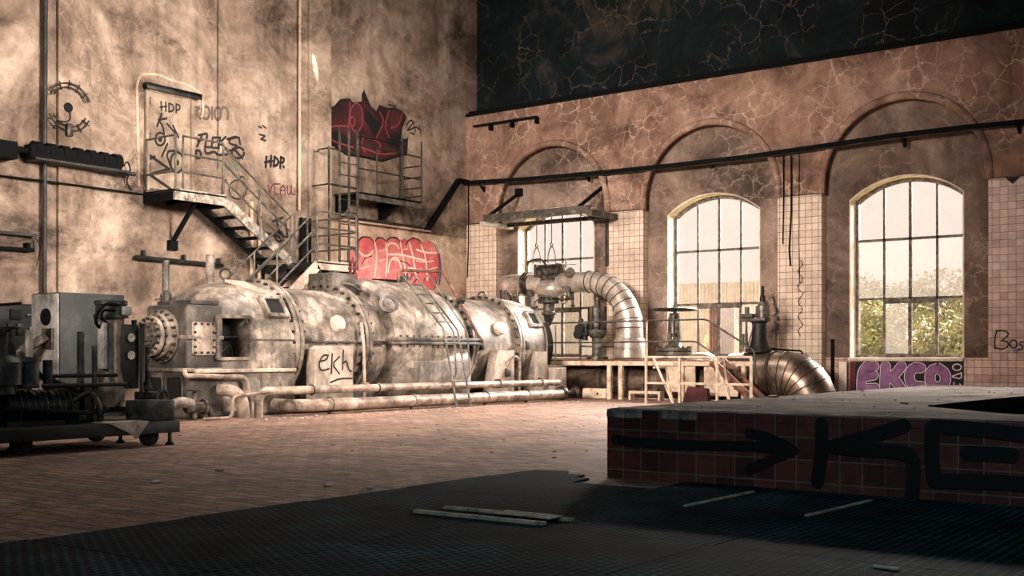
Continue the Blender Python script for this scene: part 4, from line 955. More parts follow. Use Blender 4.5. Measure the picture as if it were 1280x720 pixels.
MB().cyl(c+Vector((-.05, 0, 0)), c+Vector((-.035, 0, 0)), .09, seg=20).tube([c+Vector((-.03, .02, -.08)), c+Vector((-.03, .04, -.22)), c+Vector((-.03, -.06, -.28)), c+Vector((-.03, -.25, -.28))], .012, 6, .08).build('dark_hole', 'void', rg)
MB().box(.3, .4, -12.12, -12.0, 5.02, 5.26, .02).build('clamp_block', 'bolt', rg)

# ------------------------------------------------------------------ cabinets behind the skid
cb = thing('steel_cabinet', (2.95, -13.4, 0), 'tall grey steel cabinet with a switch standing left of the turbine', 'cabinet')
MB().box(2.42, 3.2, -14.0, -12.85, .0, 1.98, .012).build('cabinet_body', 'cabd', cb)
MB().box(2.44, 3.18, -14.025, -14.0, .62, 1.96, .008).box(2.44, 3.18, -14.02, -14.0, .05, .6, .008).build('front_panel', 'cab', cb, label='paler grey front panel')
MB().lathe((2.86, -14.02, 1.6), (0, -1, 0), [(0, .14), (.03, .13), (.04, .1)], 20).box(2.84, 2.88, -14.08, -14.04, 1.5, 1.7, .01).build('rotary_switch', 'black', cb)
b = MB().box(2.8, 3.08, -14.07, -14.02, 1.1, 1.42, .01); b.bar((2.95, -14.05, 1.3), (2.7, -14.32, 1.08), .15, .13); b.cyl((2.75, -14.25, 1.12), (2.55, -14.45, .98), .085)
b.build('plug_socket', 'mech', cb)
sb = thing('switch_board', (.45, -13.6, 0), 'dark switchboard with instrument panels at the far left against wall', 'switchboard')
MB().box(WL+.01, .6, -14.6, -12.72, 0, 1.9, .01).build('board_body', 'cart', sb)
for y0, y1, z0, z1, m in ((-13.35, -13.15, 1.62, 1.8, 'void'), (-13.05, -12.8, 1.68, 1.73, 'cartl'), (-13.4, -13.28, 1.35, 1.55, 'cartl'), (-13.22, -13.1, 1.35, 1.55, 'cartl'), (-13.0, -12.85, 1.25, 1.5, 'cartl'), (-13.0, -12.85, .8, 1.15, 'void'), (-13.6, -13.45, 1.35, 1.55, 'cartl'), (-13.6, -13.2, 1.02, 1.06, 'cartl')):
    MB().box(.6, .64, y0, y1, z0, z1, .008).build('instrument', m, sb)

# ------------------------------------------------------------------ the wheeled skid
CXf, CY1 = 8.75, -15.95
ct = thing('wheeled_skid', (8.1, -17.5, 0), 'dark wheeled steel skid loaded with pumps at the left edge', 'skid')
b = MB().box(CXf-.06, CXf, -19.9, CY1, .14, .27, .006).box(7.45, 7.51, -19.9, CY1, .14, .27, .006)
for y in (CY1-.06, -17.0, -18.4, -19.8): b.box(7.5, CXf-.05, y, y+.06, .15, .26)
b.build('base_frame', 'cart', ct)
MB().box(7.48, CXf-.02, -19.9, CY1-.02, .26, .275).build('deck_plate', 'cart', ct, smooth=0)
def wheel(x, y, r=.105):
    w = MB().lathe((x-.045, y, r), (1, 0, 0), [(0, r*.7), (.01, r), (.08, r), (.09, r*.7)], 24).build('wheel', 'rubber', ct)
    MB().cyl((x-.06, y, r), (x+.06, y, r), r*.35).bar((x-.055, y, r), (x-.055, y+.03, .2), .06, .008).bar((x+.055, y, r), (x+.055, y+.03, .2), .06, .008).box(x-.08, x+.08, y-.06, y+.1, .16, .18).build('caster_fork', 'cart', w)
for x, y in ((8.6, -16.25), (8.6, -17.75), (7.6, -16.25), (7.6, -17.75)): wheel(x, y)
for x, y in ((8.7, -16.05), (8.0, -16.2)): MB().cyl((x, y, .04), (x, y, .26), .022).cyl((x, y, .0), (x, y, .04), .06, .03).build('jack_foot', 'cartl', ct)
# column filter
co = (8.05, -16.36)
tk = MB().lathe((*co, .42), (0, 0, 1), [(0, .14), (.06, .15), (.3, .142), (.42, .12), (.98, .118), (.99, .15), (1.03, .15)], 28).build('filter_column', 'tank', ct)
MB().lathe((*co, 1.42), (0, 0, 1), [(0, .19), (.035, .19), (.035, .165), (.14, .165), (.15, .18), (.19, .18), (.2, .15)], 28).build('column_cap', 'cartl', ct)
MB().tube([(8.2, -16.36, 1.56), (8.25, -16.55, 1.57), (8.22, -16.63, 1.5), (8.15, -16.63, 1.36), (8.1, -16.5, 1.28), (8.05, -16.42, 1.3)], .02, 8, .08).tube([(8.2, -16.4, 1.5), (8.22, -16.58, 1.5), (8.2, -16.58, 1.4), (8.12, -16.45, 1.36)], .014, 8, .06).build('hose', 'black', ct)
MB().box(8.08, 8.2, -16.55, -16.5, .85, 1.36, .008).box(8.16, 8.22, -16.33, -16.2, 1.45, 1.55, .01).build('name_plate', 'cab', ct)
MB().box(7.92, 8.14, -16.57, -16.2, .36, .42, .01).build('column_foot', 'cart', ct)
# gauge board with two dials
MB().box(8.12, 8.15, -16.3, -16.06, .62, 1.35, .008).cyl((8.14, -16.12, 1.4), (8.14, -16.12, 1.32), .03).build('gauge_board', 'cart', ct)
for z in (1.2, 1.0):
    g = MB().lathe((8.15, -16.18, z), (1, 0, 0), [(0, .058), (.03, .058), (.03, .05), (.022, .048)], 24).build('gauge', 'cartl', ct)
    MB().cyl((8.172, -16.18, z), (8.176, -16.18, z), .048, seg=24).build('dial', 'white', g)
    MB().bar((8.178, -16.18, z), (8.178, -16.16, z+.03), .006, .002).build('needle', 'black', g)
MB().tube([(8.2, -16.08, 1.3), (8.2, -16.06, .5), (8.1, -16.1, .45)], .022, 8, .05).tube([(8.15, -16.02, 1.36), (8.15, -16.02, .7)], .03, 8).tube([(8.0, -16.3, 1.35), (8.05, -16.05, 1.25), (8.1, -15.95, 1.05), (8.1, -15.9, .5)], .03, 8, .1).build('riser_pipe', 'cart', ct)
for k in range(5):
    z = .55+.16*k; MB().lathe((8.1, -15.92, z*.86), (0, 0, 1), [(0, .06), (.03, .06), (.035, .04), (.07, .045)], 14).build('pipe_joint', 'cartl' if k % 2 else 'cart', ct)
MB().box(8.0, 8.35, -16.02, -15.84, .42, .58, .01).cyl((8.1, -15.98, .5), (8.3, -15.98, .5), .06).build('pump_block', 'cart', ct)
MB().torus((8.36, -15.9, .52), (1, .2, 0), .085, .014, 20, 6).bar((8.36, -15.9, .44), (8.36, -15.9, .6), .012, .012).bar((8.36, -15.98, .52), (8.36, -15.82, .52), .012, .012).cyl((8.36, -15.9, .52), (8.3, -15.9, .52), .02).build('handwheel', 'cartl', ct)
# control tank box on the front corner
MB().box(8.3, 8.7, -16.35, -15.98, .275, .5, .015).build('motor_box', 'cartl', ct)
MB().cyl((8.5, -16.0, .275), (8.5, -16.0, .52), .03).cyl((8.62, -16.02, .275), (8.62, -16.02, .5), .025).build('corner_stub', 'cart', ct)
# uprights and cross rails
MB().box(7.95, 8.0, -16.72, -16.66, .27, 1.26).box(8.28, 8.32, -16.75, -16.71, .27, 1.1).build('upright', 'cartl', ct, smooth=0)
MB().tube([(8.3, -18.2, .78), (8.3, -16.45, .78)], .022, 8).tube([(8.4, -17.4, .68), (8.4, -16.4, .68)], .022, 8).tube([(8.3, -17.55, .95), (8.3, -17.35, .78), (8.35, -16.95, .62)], .03, 8).build('cross_pipe', 'cart', ct)
# motor and pump
mt = MB().lathe((8.2, -17.75, .46), (0, 1, 0), [(0, .1), (.02, .16), (.2, .17), (.6, .17), (.72, .165), (.78, .1)], 24).build('motor', 'cart', ct)
b = MB()
for k in range(9): b.torus((8.2, -17.6+k*.07, .46), (0, 1, 0), .172, .01, 24, 6)
b.build('cooling_rib', 'cartl', mt)
MB().box(8.05, 8.35, -17.75, -17.1, .275, .32).build('motor_foot', 'cart', mt)
MB().tube([(8.3, -17.0, .5), (8.4, -16.85, .62), (8.45, -16.78, .5), (8.45, -16.76, .28)], .03, 10, .15).build('hose', 'cartl', ct)
vb = MB().ball((8.25, -17.75, .9), .2, (1, 1.1, .62)).cyl((8.25, -17.75, .7), (8.25, -17.75, .9), .2).cyl((8.25, -17.75, .6), (8.25, -17.75, .72), .13).cyl((8.3, -17.5, .66), (8.3, -17.5, .93), .11).cyl((8.3, -17.5, .93), (8.3, -17.5, .97), .13).cyl((8.3, -17.28, .64), (8.3, -17.28, .95), .05)
vb.build('valve_body', 'cartl', ct)
MB().cyl((8.25, -17.68, 1.0), (8.25, -17.68, 1.12), .07).cyl((8.25, -17.68, 1.12), (8.25, -17.68, 1.28), .03).torus((8.25, -17.68, 1.28), (0, 0, 1), .1, .012, 20, 6).bar((8.15, -17.68, 1.28), (8.35, -17.68, 1.28), .014, .014).build('valve_wheel', 'cart', ct)
MB().box(8.27, 8.33, -17.52, -17.46, .98, 1.26, .01).build('sight_glass', 'white', ct)
MB().tube([(8.35, -18.2, .5), (8.5, -17.4, .42), (8.5, -16.9, .38), (8.3, -16.6, .42)], .025, 8, .2).tube([(7.8, -18, 1.35), (7.9, -17.8, 1.5), (8, -17.4, 1.55)], .015, 8, .2).build('hose', 'black', ct)
MB().box(7.7, 8.4, -18.6, -17.95, .275, .72, .02).box(7.6, 8.0, -16.9, -16.4, .275, .66, .02).box(8.1, 8.5, -17.05, -16.95, .3, .4, .01).build('gear_block', 'cart', ct)
# torn sheet hanging over the frame edge
sp = [onX(x, y, CXf+.012) for x, y in ((135, 526.5), (186, 526.5), (172, 548), (169, 549), (161, 541))]
for p in sp: p.z = min(p.z, .283)
o = MB().solid(sp, (.006, 0, 0)).box(8.45, CXf+.018, sp[0].y, sp[1].y, .277, .284).build('torn_sheet', 'sheet', smooth=0)
tag(o, 'pale torn metal sheet hanging over front edge of the wheeled skid', 'sheet')

# ------------------------------------------------------------------ window wall fittings
t = thing('wall_cable_pipe', (7, -.12, 5.5), 'long black cable pipe sagging along the window wall across the arches', 'pipe')
pp = [(.02, -.16, 5.66), (2.2, -.16, 5.57), (4.5, -.16, 5.52), (6.3, -.16, 5.5), (8.2, -.16, 5.5), (10, -.16, 5.55), (11.7, -.16, 5.6), (13, -.16, 5.6), (14.5, -.16, 5.57), (18, -.16, 5.55)]
MB().tube(pp, .045, 10).build('pipe_run', 'black', t)
MB().tube([(p[0], p[1]+.05, p[2]-.055) for p in pp], .022, 8).build('cable', 'iron', t)
for x in (.6, 3.9, 7.3, 11.75, 14.0): MB().solid([Vector((x, y, z)) for y, z in ((-.2, 5.52), (.05, 5.52), (.05, 5.35), (.02, 5.35))], (.06, 0, 0)).build('bracket', 'black', t, smooth=0)
t = thing('cable_tray', (.1, -1.1, 4.2), 'dark diagonal cable duct in the corner of left wall', 'cable duct')
MB().bar((.07, -.42, 5.68), (.07, -1.72, 4.22), .1, .14).build('sloping_duct', 'black', t, smooth=0)
MB().bar((.07, -.42, 5.68), (.07, -.02, 5.68), .1, .12).build('corner_duct', 'black', t, smooth=0)
MB().box(.02, .14, -4.75, -1.62, 4.19, 4.23).build('ledge_strip', 'dado', t, smooth=0)
MB().box(.02, .1, -4.75, -1.9, 4.23, 4.31).build('ledge_duct', 'iron', t, smooth=0)
br = thing('wall_bracket', (1.4, -.1, 7.1), 'dark bar on short brackets high under the crane ledge', 'bracket')
MB().box(.35, 2.45, -.16, -.12, 7.12, 7.17).build('bar', 'black', br, smooth=0)
for x in (.9, 1.6, 2.4): MB().box(x-.03, x+.03, -.15, 0, 6.98, 7.14).build('bracket_arm', 'black', br, smooth=0)
def hang(pts, lab, r=.014, nm='hanging_cable'):
    o = MB().tube(pts, r, 6).build(nm, 'black'); tag(o, lab, 'cable')
hang([(9.12, -.06, 5.45), (9.12, -.05, 4.4), (9.1, -.05, 3.48)], 'shorter of two black cables hanging in front of the tiled pier')
hang([(9.3, -.06, 5.45), (9.3, -.05, 4.2), (9.25, -.05, 3.35), (9.28, -.05, 2.98)], 'longer of two black cables hanging in front of the tiled pier', .018)
hang([(9.48, -.04, 5.45), (9.47, -.03, 3.5), (9.49, -.03, 2.6)], 'thin wire hanging right of two black cables on the tiled pier', .007)
hang([(4.49, -.04, 5.45), (4.49, -.03, 4.5)], 'thin wire on the pier between the left and middle arches', .01)
hang([(.1, -.04, 5.62), (.1, -.03, 4.2), (.06, -.03, 3.1)], 'thin black cable down the tiles in the wall corner', .016)
o = MB().box(4.46, 4.54, -.06, -.014, 3.2, 4.52, .01).build('cable_duct', 'iron'); tag(o, 'dark vertical duct on tiled pier beside the insulated pipe elbow', 'duct')
o = MB().box(10.12, 10.18, .16, .235, .2, 1.35, .008).build('steel_post', 'black'); tag(o, 'short black steel post below the rightmost window, left of purple graffiti', 'post')
# dry creeper on the tiled pier
b = MB(); rnd = random.Random(3); z = 3.1
for k in range(46):
    zz = 3.1-k*.037; x = 9.5+.05*math.sin(k*.7); d = rnd.uniform(-1, 1); l = rnd.uniform(.03, .1)
    b.bar((x, -.03, zz), (x+d*l, -.035-rnd.uniform(0, .04), zz+rnd.uniform(-.03, .05)), .012, .008)
b.tube([(9.5+.05*math.sin(k*.7), -.025, 3.1-k*.037) for k in range(46)], .008, 5)
tag(b.build('dry_creeper', 'rail', smooth=0), 'dry brown creeper twig climbing on the right tiled pier', 'plant')
b = MB().tube([(8.93, -.05, 1.3), (8.94, -.06, 1.9), (8.9, -.06, 2.3)], .01, 5)
for k in range(16): p = Vector((8.92+rnd.uniform(-.06, .06), -.06, 1.5+k*.05)); b.solid([p, p+Vector((.05, -.02, .03)), p+Vector((.03, -.01, .08)), p+Vector((-.02, 0, .05))], (0, -.004, 0))
tag(b.build('green_creeper', 'cartl', smooth=0), 'small green creeper at left edge of the tiled pier beside actuator', 'plant')
# lamp frame over the left window
fr = thing('lifting_frame', (3.1, -.7, 4.4), 'grey channel steel frame stayed off the wall above left window', 'frame')
MB().box(1.52, 4.72, -1.2, -1.15, 4.4, 4.58).box(1.52, 4.72, -1.15, -1.05, 4.4, 4.43).box(1.52, 4.72, -1.15, -1.05, 4.55, 4.58).build('channel_beam', 'ironl', fr, smooth=0)
MB().box(1.6, 4.6, -.3, -.2, 4.34, 4.44).build('channel_beam', 'ironl', fr, smooth=0)
MB().box(4.68, 4.8, -1.2, .0, 4.33, 4.47).build('end_beam', 'ironl', fr, smooth=0)
MB().box(1.44, 1.6, -1.25, .0, 4.3, 4.4, .01).build('end_beam', 'white', fr, label='pale end beam')
for x in (1.62, 4.32): MB().bar((x, -1.1, 4.55), (x+.02, .2, 5.28), .07, .07).box(x-.1, x+.1, .15, .25, 5.2, 5.4).build('stay', 'black', fr, smooth=0)
for x, lab in ((3.05, 'left one of two chain hooks hanging over the valve'), (3.5, 'right one of two chain hooks hanging over the valve')):
    hk = thing('chain_hook', (x, -1.0, 3.1), lab, 'hook')
    MB().cyl((x, -1.0, 4.42), (x, -1.0, 3.75), .012, seg=6).torus((x, -1.0, 4.3), (1, .3, 0), .04, .012, 14, 6).torus((x, -1.0, 3.72), (1, 0, 0), .05, .014, 14, 6).build('chain', 'mech', hk)
    MB().tube([(x-.11, -1, 3.27), (x-.11, -1, 3.5), (x, -1, 3.72), (x+.11, -1, 3.5), (x+.11, -1, 3.27)], .014, 8, .12).build('shackle', 'mech', hk)

# ------------------------------------------------------------------ steam pipe with valve, at left window
sp = thing('steam_pipe', (3.4, -1.0, 2.5), 'large insulated pipe with elbow bending down beside the left window', 'pipe')
MB().tube([(1.95, .2, 2.78), (1.95, -1.0, 2.78), (3.3, -1.0, 2.76)], .25, 24, .42, steps=10).build('pipe_left', 'alu', sp)
path = [Vector((3.75, -1.0, 2.76)), Vector((4.6, -1.0, 2.76))]
for k in range(1, 10):
    a = math.radians(90-10*k); path.append(Vector((4.6+1.12*math.cos(a), -1.0, 1.64+1.12*math.sin(a))))
path += [Vector((5.72, -1.0, 1.35))]
MB().tube(path, [.25]*2+[.26+.006*k for k in range(9)]+[.32], 32).build('pipe_right', 'alu', sp, 20)
b = MB()
for i, p in enumerate(path[1:-1]):
    d = path[i+2]-path[i]; b.torus(p, d, .262+.006*i, .011, 32, 6)
b.build('seam_band', 'seam', sp)
MB().lathe((5.72, -1.0, .898), (0, 0, 1), [(0, .3), (.05, .36), (.45, .36), (.5, .33)], 32).build('pipe_collar', 'alu', sp)
MB().box(2.9, 3.02, -1.2, -1.05, 2.2, 2.62).build('pipe_post', 'ironl', sp, smooth=0)
vv = thing('control_valve', (3.55, -1.0, 2.2), 'motorised control valve cluster hanging below the chain hooks', 'valve')
MB().ball((3.5, -1.05, 2.62), .36, (1.15, .9, .72), 20).build('valve_body', 'alu', vv)
MB().lathe((3.45, -1.05, 1.95), (0, 0, 1), [(0, .1), (.04, .18), (.1, .18), (.12, .14), (.3, .14), (.34, .27), (.4, .27), (.41, .2), (.46, .2), (.47, .27), (.53, .27)], 24).cyl((3.45, -1.05, 1.72), (3.45, -1.05, 1.95), .04, .14).build('valve_neck', 'ironl', vv)
MB().bolts((3.45, -1.05, 2.27), (0, 0, 1), .235, 12, .024, .25).build('valve_bolt', 'bolt', vv)
MB().box(3.1, 3.8, -1.2, -.85, 2.86, 2.96, .02).cyl((3.15, -1.03, 3.05), (3.78, -1.03, 3.05), .15, seg=20).box(3.1, 3.16, -1.2, -.86, 2.94, 3.24, .01).box(3.74, 3.8, -1.2, -.86, 2.94, 3.24, .01).box(3.2, 3.7, -1.18, -.9, 3.18, 3.22).build('actuator', 'mech', vv)
MB().tube([(2.75, -1.0, 2.75), (2.75, -1.0, 3.35), (3.2, -1.0, 3.38), (3.35, -1.0, 3.2)], .03, 8, .18).build('bypass_pipe', 'mech', vv)
MB().tube([(2.6, -1.15, 2.75), (2.6, -1.2, 2.3), (2.9, -1.2, 2.12), (3.2, -1.15, 2.2)], .035, 8, .25).build('bypass_pipe', 'mech', vv)
MB().lathe((2.72, -1, 2.78), (1, 0, 0), [(0, .3), (.07, .3), (.07, .26), (.1, .26), (.1, .3), (.17, .3)], 28).build('valve_flange', 'mech', vv)
MB().lathe((4.12, -1.2, 2.98), (1, -.6, 0), [(0, .1), (.12, .13), (.14, .11)], 20).bar((3.9, -1.15, 2.75), (4.2, -1.15, 2.6), .16, .2, .02).cyl((4.0, -1.1, 2.85), (4.1, -1.1, 2.4), .07).cyl((4.05, -1.2, 3.1), (4.05, -1.2, 3.28), .015).bar((3.8, -1.2, 3.18), (4.35, -1.2, 3.18), .015, .015).build('pressure_dial', 'ironl', vv)
MB().torus((3.93, -1.1, 2.36), (1, -.3, 0), .1, .014, 18, 6).cyl((3.8, -1.08, 2.36), (4.2, -1.08, 2.36), .03).cyl((4.15, -1.05, 2.1), (4.15, -1.05, 2.62), .03).torus((4.15, -1.05, 2.2), (0, 0, 1), .07, .012, 14, 6).torus((4.15, -1.05, 2.52), (0, 0, 1), .07, .012, 14, 6).build('side_valve', 'mech', vv)
MB().tube([(3.2, -1.1, 2.4), (3.05, -1.1, 2.3), (3.05, -1.1, 1.85), (3.3, -1.1, 1.85)], .015, 6, .05).build('drain_tube', 'mech', vv)

# ------------------------------------------------------------------ gallery along the windows
gy = -2.0
ga = thing('pipe_gallery', (6.6, -1.4, 0), 'low platform of pale channel beam on legs along the windows', 'platform')
MB().box(4.0, 9.2, gy, gy+.06, .77, .87).build('fascia_beam', 'cream', ga, smooth=0)
MB().box(4.0, 8.4, gy-.01, -.75, .87, .895).build('deck', 'rail', ga, smooth=0)
for x in (5.75, 6.05, 7.6, 9.05): MB().box(x-.05, x+.05, gy+.02, gy+.1, 0, .78).build('leg', 'cream', ga, smooth=0)
for x in (4.3, 6.0, 8.35): MB().box(x-.04, x+.04, -.82, -.76, 0, .87).build('leg', 'iron', ga, smooth=0)
MB().box(7.2, 7.9, gy+.08, gy+.12, .2, .76).box(8.1, 8.9, gy+.08, gy+.14, .12, .76, .02).build('cover_panel', 'cream', ga, smooth=0)
gr = [((4.3, gy, .87), (4.3, gy, 1.76)), ((6.75, gy, .87), (6.75, gy, 1.78))]
for p, q in gr: MB().tube([p, q], .018, 8).build('post', 'cream', ga)
MB().tube([(3.6, gy, 1.75), (8.2, gy, 1.77), (9.35, gy-.1, 1.1), (9.4, gy-.1, .4)], .02, 8, .1).build('guard_rail', 'ironl', ga)
MB().tube([(3.6, gy, 1.29), (7.95, gy, 1.3), (8.9, gy-.1, .75)], .02, 8, .1).build('guard_rail', 'ironl', ga)
o = thing('gallery_steps', (9.1, -2.5, 0), 'dark steel steps leaning against right end of the pipe gallery', 'steps')
for y in (-2.35, -2.85): MB().bar((8.75, y, .88), (9.75, y, .02), .04, .16).build('stringer', 'rail', o, smooth=0)
for k in range(4): MB().box(8.8+.22*k, 9.0+.22*k, -2.83, -2.37, .68-.19*k, .71-.19*k).build('tread', 'iron', o, smooth=0)
# front guard rail
fy = -3.6
fg = thing('guard_fence', (8.8, fy, 0), 'cream tubular guard rail standing in front of the gallery', 'railing')
for x in (7.65, 8.42, 9.25, 9.97): MB().box(x-.022, x+.022, fy-.022, fy+.022, 0, .975).build('post', 'cream', fg, smooth=0)
for z in (.965, .43): MB().box(7.65, 9.97, fy-.02, fy+.02, z-.02, z+.02).build('guard_rail', 'cream', fg, smooth=0)
for a, b_ in (((7.78, .95), (8.25, .0)), ((9.14, .93), (9.5, .05))): MB().bar((a[0], fy+.06, a[1]), (b_[0], fy+.06, b_[1]), .035, .035).build('brace', 'cream', fg, smooth=0)
for a, b_ in (((7.83, .75), (8.0, 0)), ((9.14, .9), (9.28, .1))): MB().bar((a[0], fy+.5, a[1]), (b_[0], fy+.5, b_[1]), .03, .03).box(a[0]-.02, a[0]+.02, fy, fy+.5, a[1]-.02, a[1]+.02).build('brace', 'cream', fg, smooth=0)
# big duct under the gallery, with elbow
dy = -1.3
du = thing('large_duct', (7.5, dy, 0), 'very large sheet metal duct under gallery curving into floor at right', 'duct')
MB().lathe((2.6, dy, .42), (1, 0, 0), [(0, .3), (.02, .33), (.9, .33), (.92, .42), (1.0, .42), (1.02, .33), (2.6, .33), (2.62, .42), (2.7, .42), (2.74, .34), (4.2, .34), (4.25, .4), (4.4, .4), (5.9, .4)], 36).build('duct_run', 'alud', du)
p2 = [Vector((8.5, dy, .55)), Vector((8.9, dy, .57)), Vector((9.45, dy, .57)), Vector((9.7, dy, .57))]
for k in range(1, 7): a = math.radians(90-15*k); p2.append(Vector((9.7+.57*math.cos(a), dy, .0+.57*math.sin(a))))
MB().tube(p2, [.49]*3+[.51]*7, 40).build('duct_elbow', 'alud', du, 20)
b = MB()
for i in range(1, len(p2)-1): b.torus(p2[i], p2[i+1]-p2[i-1], .492 if i < 3 else .512, .012, 40, 6)
b.lathe((9.42, dy, .57), (1, 0, 0), [(0, .48), (.0, .525), (.06, .525), (.06, .48)], 40)
b.build('seam_band', 'seam', du)
P = MB()
MB().tube([(9.0, dy, 1.18), (9.4, -.8, 1.12), (9.55, -.5, 1.1), (9.7, -.4, 1.1), (9.7, -.4, .8)], .02, 8, .08).build('cable', 'black', du)
# things under the gallery
for x, w, h_, lab in ((5.33, .33, .24, 'small pale plinth block under the gallery near turbine end'), (6.65, .5, .2, 'small pale bench block under the gallery between two legs')):
    o = thing('plinth_block', (x, -1.8, 0), lab, 'block')
    if x < 6: MB().box(x-w, x+w, -1.95, -1.75, 0, h_, .04).build('block_body', 'cream', o); MB().cyl((x+.1, -1.96, .12), (x+.1, -1.94, .12), .03).build('bolt_head', 'bolt', o)
    else:
        MB().box(x-w*.8, x+w*.8, -1.95, -1.75, h_-.06, h_).box(x-w*.8, x-w*.7, -1.95, -1.75, 0, h_-.06).box(x+w*.7, x+w*.8, -1.95, -1.75, 0, h_-.06).build('bench_frame', 'cream', o, smooth=0); MB().box(x-.2, x+.3, -1.9, -1.8, h_, h_+.05).cyl((x-.1, -1.85, h_+.03), (x-.1, -1.85, h_+.16), .03).build('pipe_clip', 'mech', o)
for x, lab in ((4.6, 'dull red box on floor under the gallery near turbine end'), (8.2, 'dull red box on floor behind the cream guard rail')):
    o = MB().solid([Vector((x+a, -1.93 if x < 6 else -2.5, z)) for a, z in ((-.3, 0), (.3, 0), (.26, .3), (-.18, .34))], (0, .14, 0)).build('red_box', 'maroon', smooth=0); tag(o, lab, 'box')
# handwheel gate valve
gv = thing('gate_valve', (7.0, -1.2, .897), 'tall gate valve with wide handwheel in front of middle window', 'valve')
MB().lathe((7.0, -1.2, .9), (0, 0, 1), [(0, .36), (.06, .36), (.06, .3), (.1, .3), (.1, .4), (.17, .4), (.17, .32), (.2, .32), (.2, .4), (.27, .4), (.27, .2), (.36, .16), (.45, .1)], 28).build('bonnet', 'ironl', gv)
MB().bolts((7, -1.2, .98), (0, 0, 1), .36, 12, .028, .22).build('valve_bolt', 'bolt', gv)
for s in (-.11, .11): MB().bar((7+s*1.1, -1.2, 1.3), (7+s*.8, -1.2, 1.88), .09, .06).build('yoke_arm', 'ironl', gv, smooth=0)
MB().cyl((7, -1.2, 1.3), (7, -1.2, 2.12), .03).cyl((7, -1.2, 1.82), (7, -1.2, 1.95), .12).cyl((7, -1.2, 1.42), (7, -1.2, 1.5), .1).build('spindle', 'mech', gv)
b = MB().torus((7, -1.2, 2.03), (0, 0, 1), .5, .028, 40, 8).cyl((7, -1.2, 1.98), (7, -1.2, 2.08), .08)
for k in range(5): a = 2*PI*k/5; b.bar((7, -1.2, 2.03), (7+.5*math.cos(a), -1.2+.5*math.sin(a), 2.03), .04, .025)
b.build('handwheel', 'iron', gv)
o = MB().lathe((7.75, -1.3, .897), (0, 0, 1), [(0, .34), (.02, .34), (.03, .31), (.1, .27), (.15, .18), (.17, .0)], 28).build('dome_cover', 'alu'); tag(o, 'low rounded metal cover on gallery right of the gate valve', 'cover')
# actuators
def actuator(x, y, z, lab, s=1., dark=False):
    t = thing('valve_actuator', (x, y, z), lab, 'actuator')
    m = 'mech'
    if not dark:
        MB().cyl((x, y, z), (x, y, z+.55), .13, seg=18).lathe((x, y, z+.5), (0, 0, 1), [(0, .14), (.05, .2), (.12, .24), (.2, .24), (.2, .2), (.72, .2), (.76, .15)], 24).build('cylinder', 'ironl', t)
        b = MB()
        for k in range(8): b.cyl((x+.215*math.cos(k*PI/4), y+.215*math.sin(k*PI/4), z+.58), (x+.215*math.cos(k*PI/4), y+.215*math.sin(k*PI/4), z+1.25), .02, seg=6)
        b.build('tie_rod', 'bolt', t)
        MB().lathe((x, y, z+1.26), (0, 0, 1), [(0, .1), (.06, .06), (.14, .05), (.15, .085), (.2, .085), (.22, .05), (.3, .03)], 16).build('top_spindle', 'mech', t)
        MB().box(x-.42, x-.14, y-.25, y, z+.55, z+.85, .03).cyl((x-.45, y-.2, z+.72), (x-.2, y-.2, z+.72), .1).cyl((x-.38, y-.28, z+.6), (x-.38, y-.1, z+.6), .12).ball((x-.33, y-.2, z+.92), .06).cyl((x-.25, y-.15, z+.45), (x-.25, y-.15, z+.6), .07).build('positioner', 'iron', t)
        MB().tube([(x-.4, y-.15, z+.55), (x-.4, y-.15, z+.32), (x-.1, y-.1, z+.3)], .022, 8, .06).tube([(x-.36, y-.2, z+.5), (x-.36, y-.2, z+.002)], .015, 8).tube([(x+.1, y, z+.3), (x+.45, y, z+.3)], .02, 8).build('pipework', 'mech', t)
        MB().cyl((x, y, z), (x, y, z+.06), .26, seg=20).build('base_flange', 'mech', t)
    else:
        MB().lathe((x, y, z), (0, 0, 1), [(0, .3), (.05, .3), (.05, .24), (.1, .22), (.3, .16), (.62, .15), (.66, .2)], 24).build('yoke', 'iron', t)
        MB().box(x-.38, x+.2, y-.16, y+.16, z+.66, z+.74, .02).box(x-.38, x-.1, y-.14, y+.14, z+.74, z+.84, .02).cyl((x-.28, y, z+.84), (x-.28, y, z+.98), .05).bar((x+.1, y, z+.76), (x+.4, y, z+.8), .02, .02).build('bracket_head', 'ironl', t)
        MB().lathe((x+.08, y, z+.74), (0, 0, 1), [(0, .15), (.26, .15), (.28, .12), (.34, .1)], 20).build('spring_housing', 'tank', t)
        MB().cyl((x+.08, y, z+1.08), (x+.08, y, z+1.42), .035, seg=10).lathe((x+.08, y, z+1.08), (0, 0, 1), [(0, .06), (.12, .06), (.14, .04)], 12).build('top_spindle', 'iron', t)
        MB().cyl((x-.25, y-.1, z+.1), (x-.25, y-.1, z+.66), .025).cyl((x-.3, y-.05, z+.02), (x-.3, y-.05, z+.4), .06).bar((x-.2, y-.15, z+.1), (x-.05, y-.15, z+.6), .025, .025).build('linkage', 'tank', t)
        MB().bolts((x, y, z+.04), (0, 0, 1), .26, 12, .025, .05).build('valve_bolt', 'bolt', t)
actuator(4.95, -1.2, .9, 'upright cylinder actuator with dark positioner left of the pipe elbow')
actuator(9.1, -1.3, 1.06, 'dark yoke actuator standing on the very large duct', dark=True)

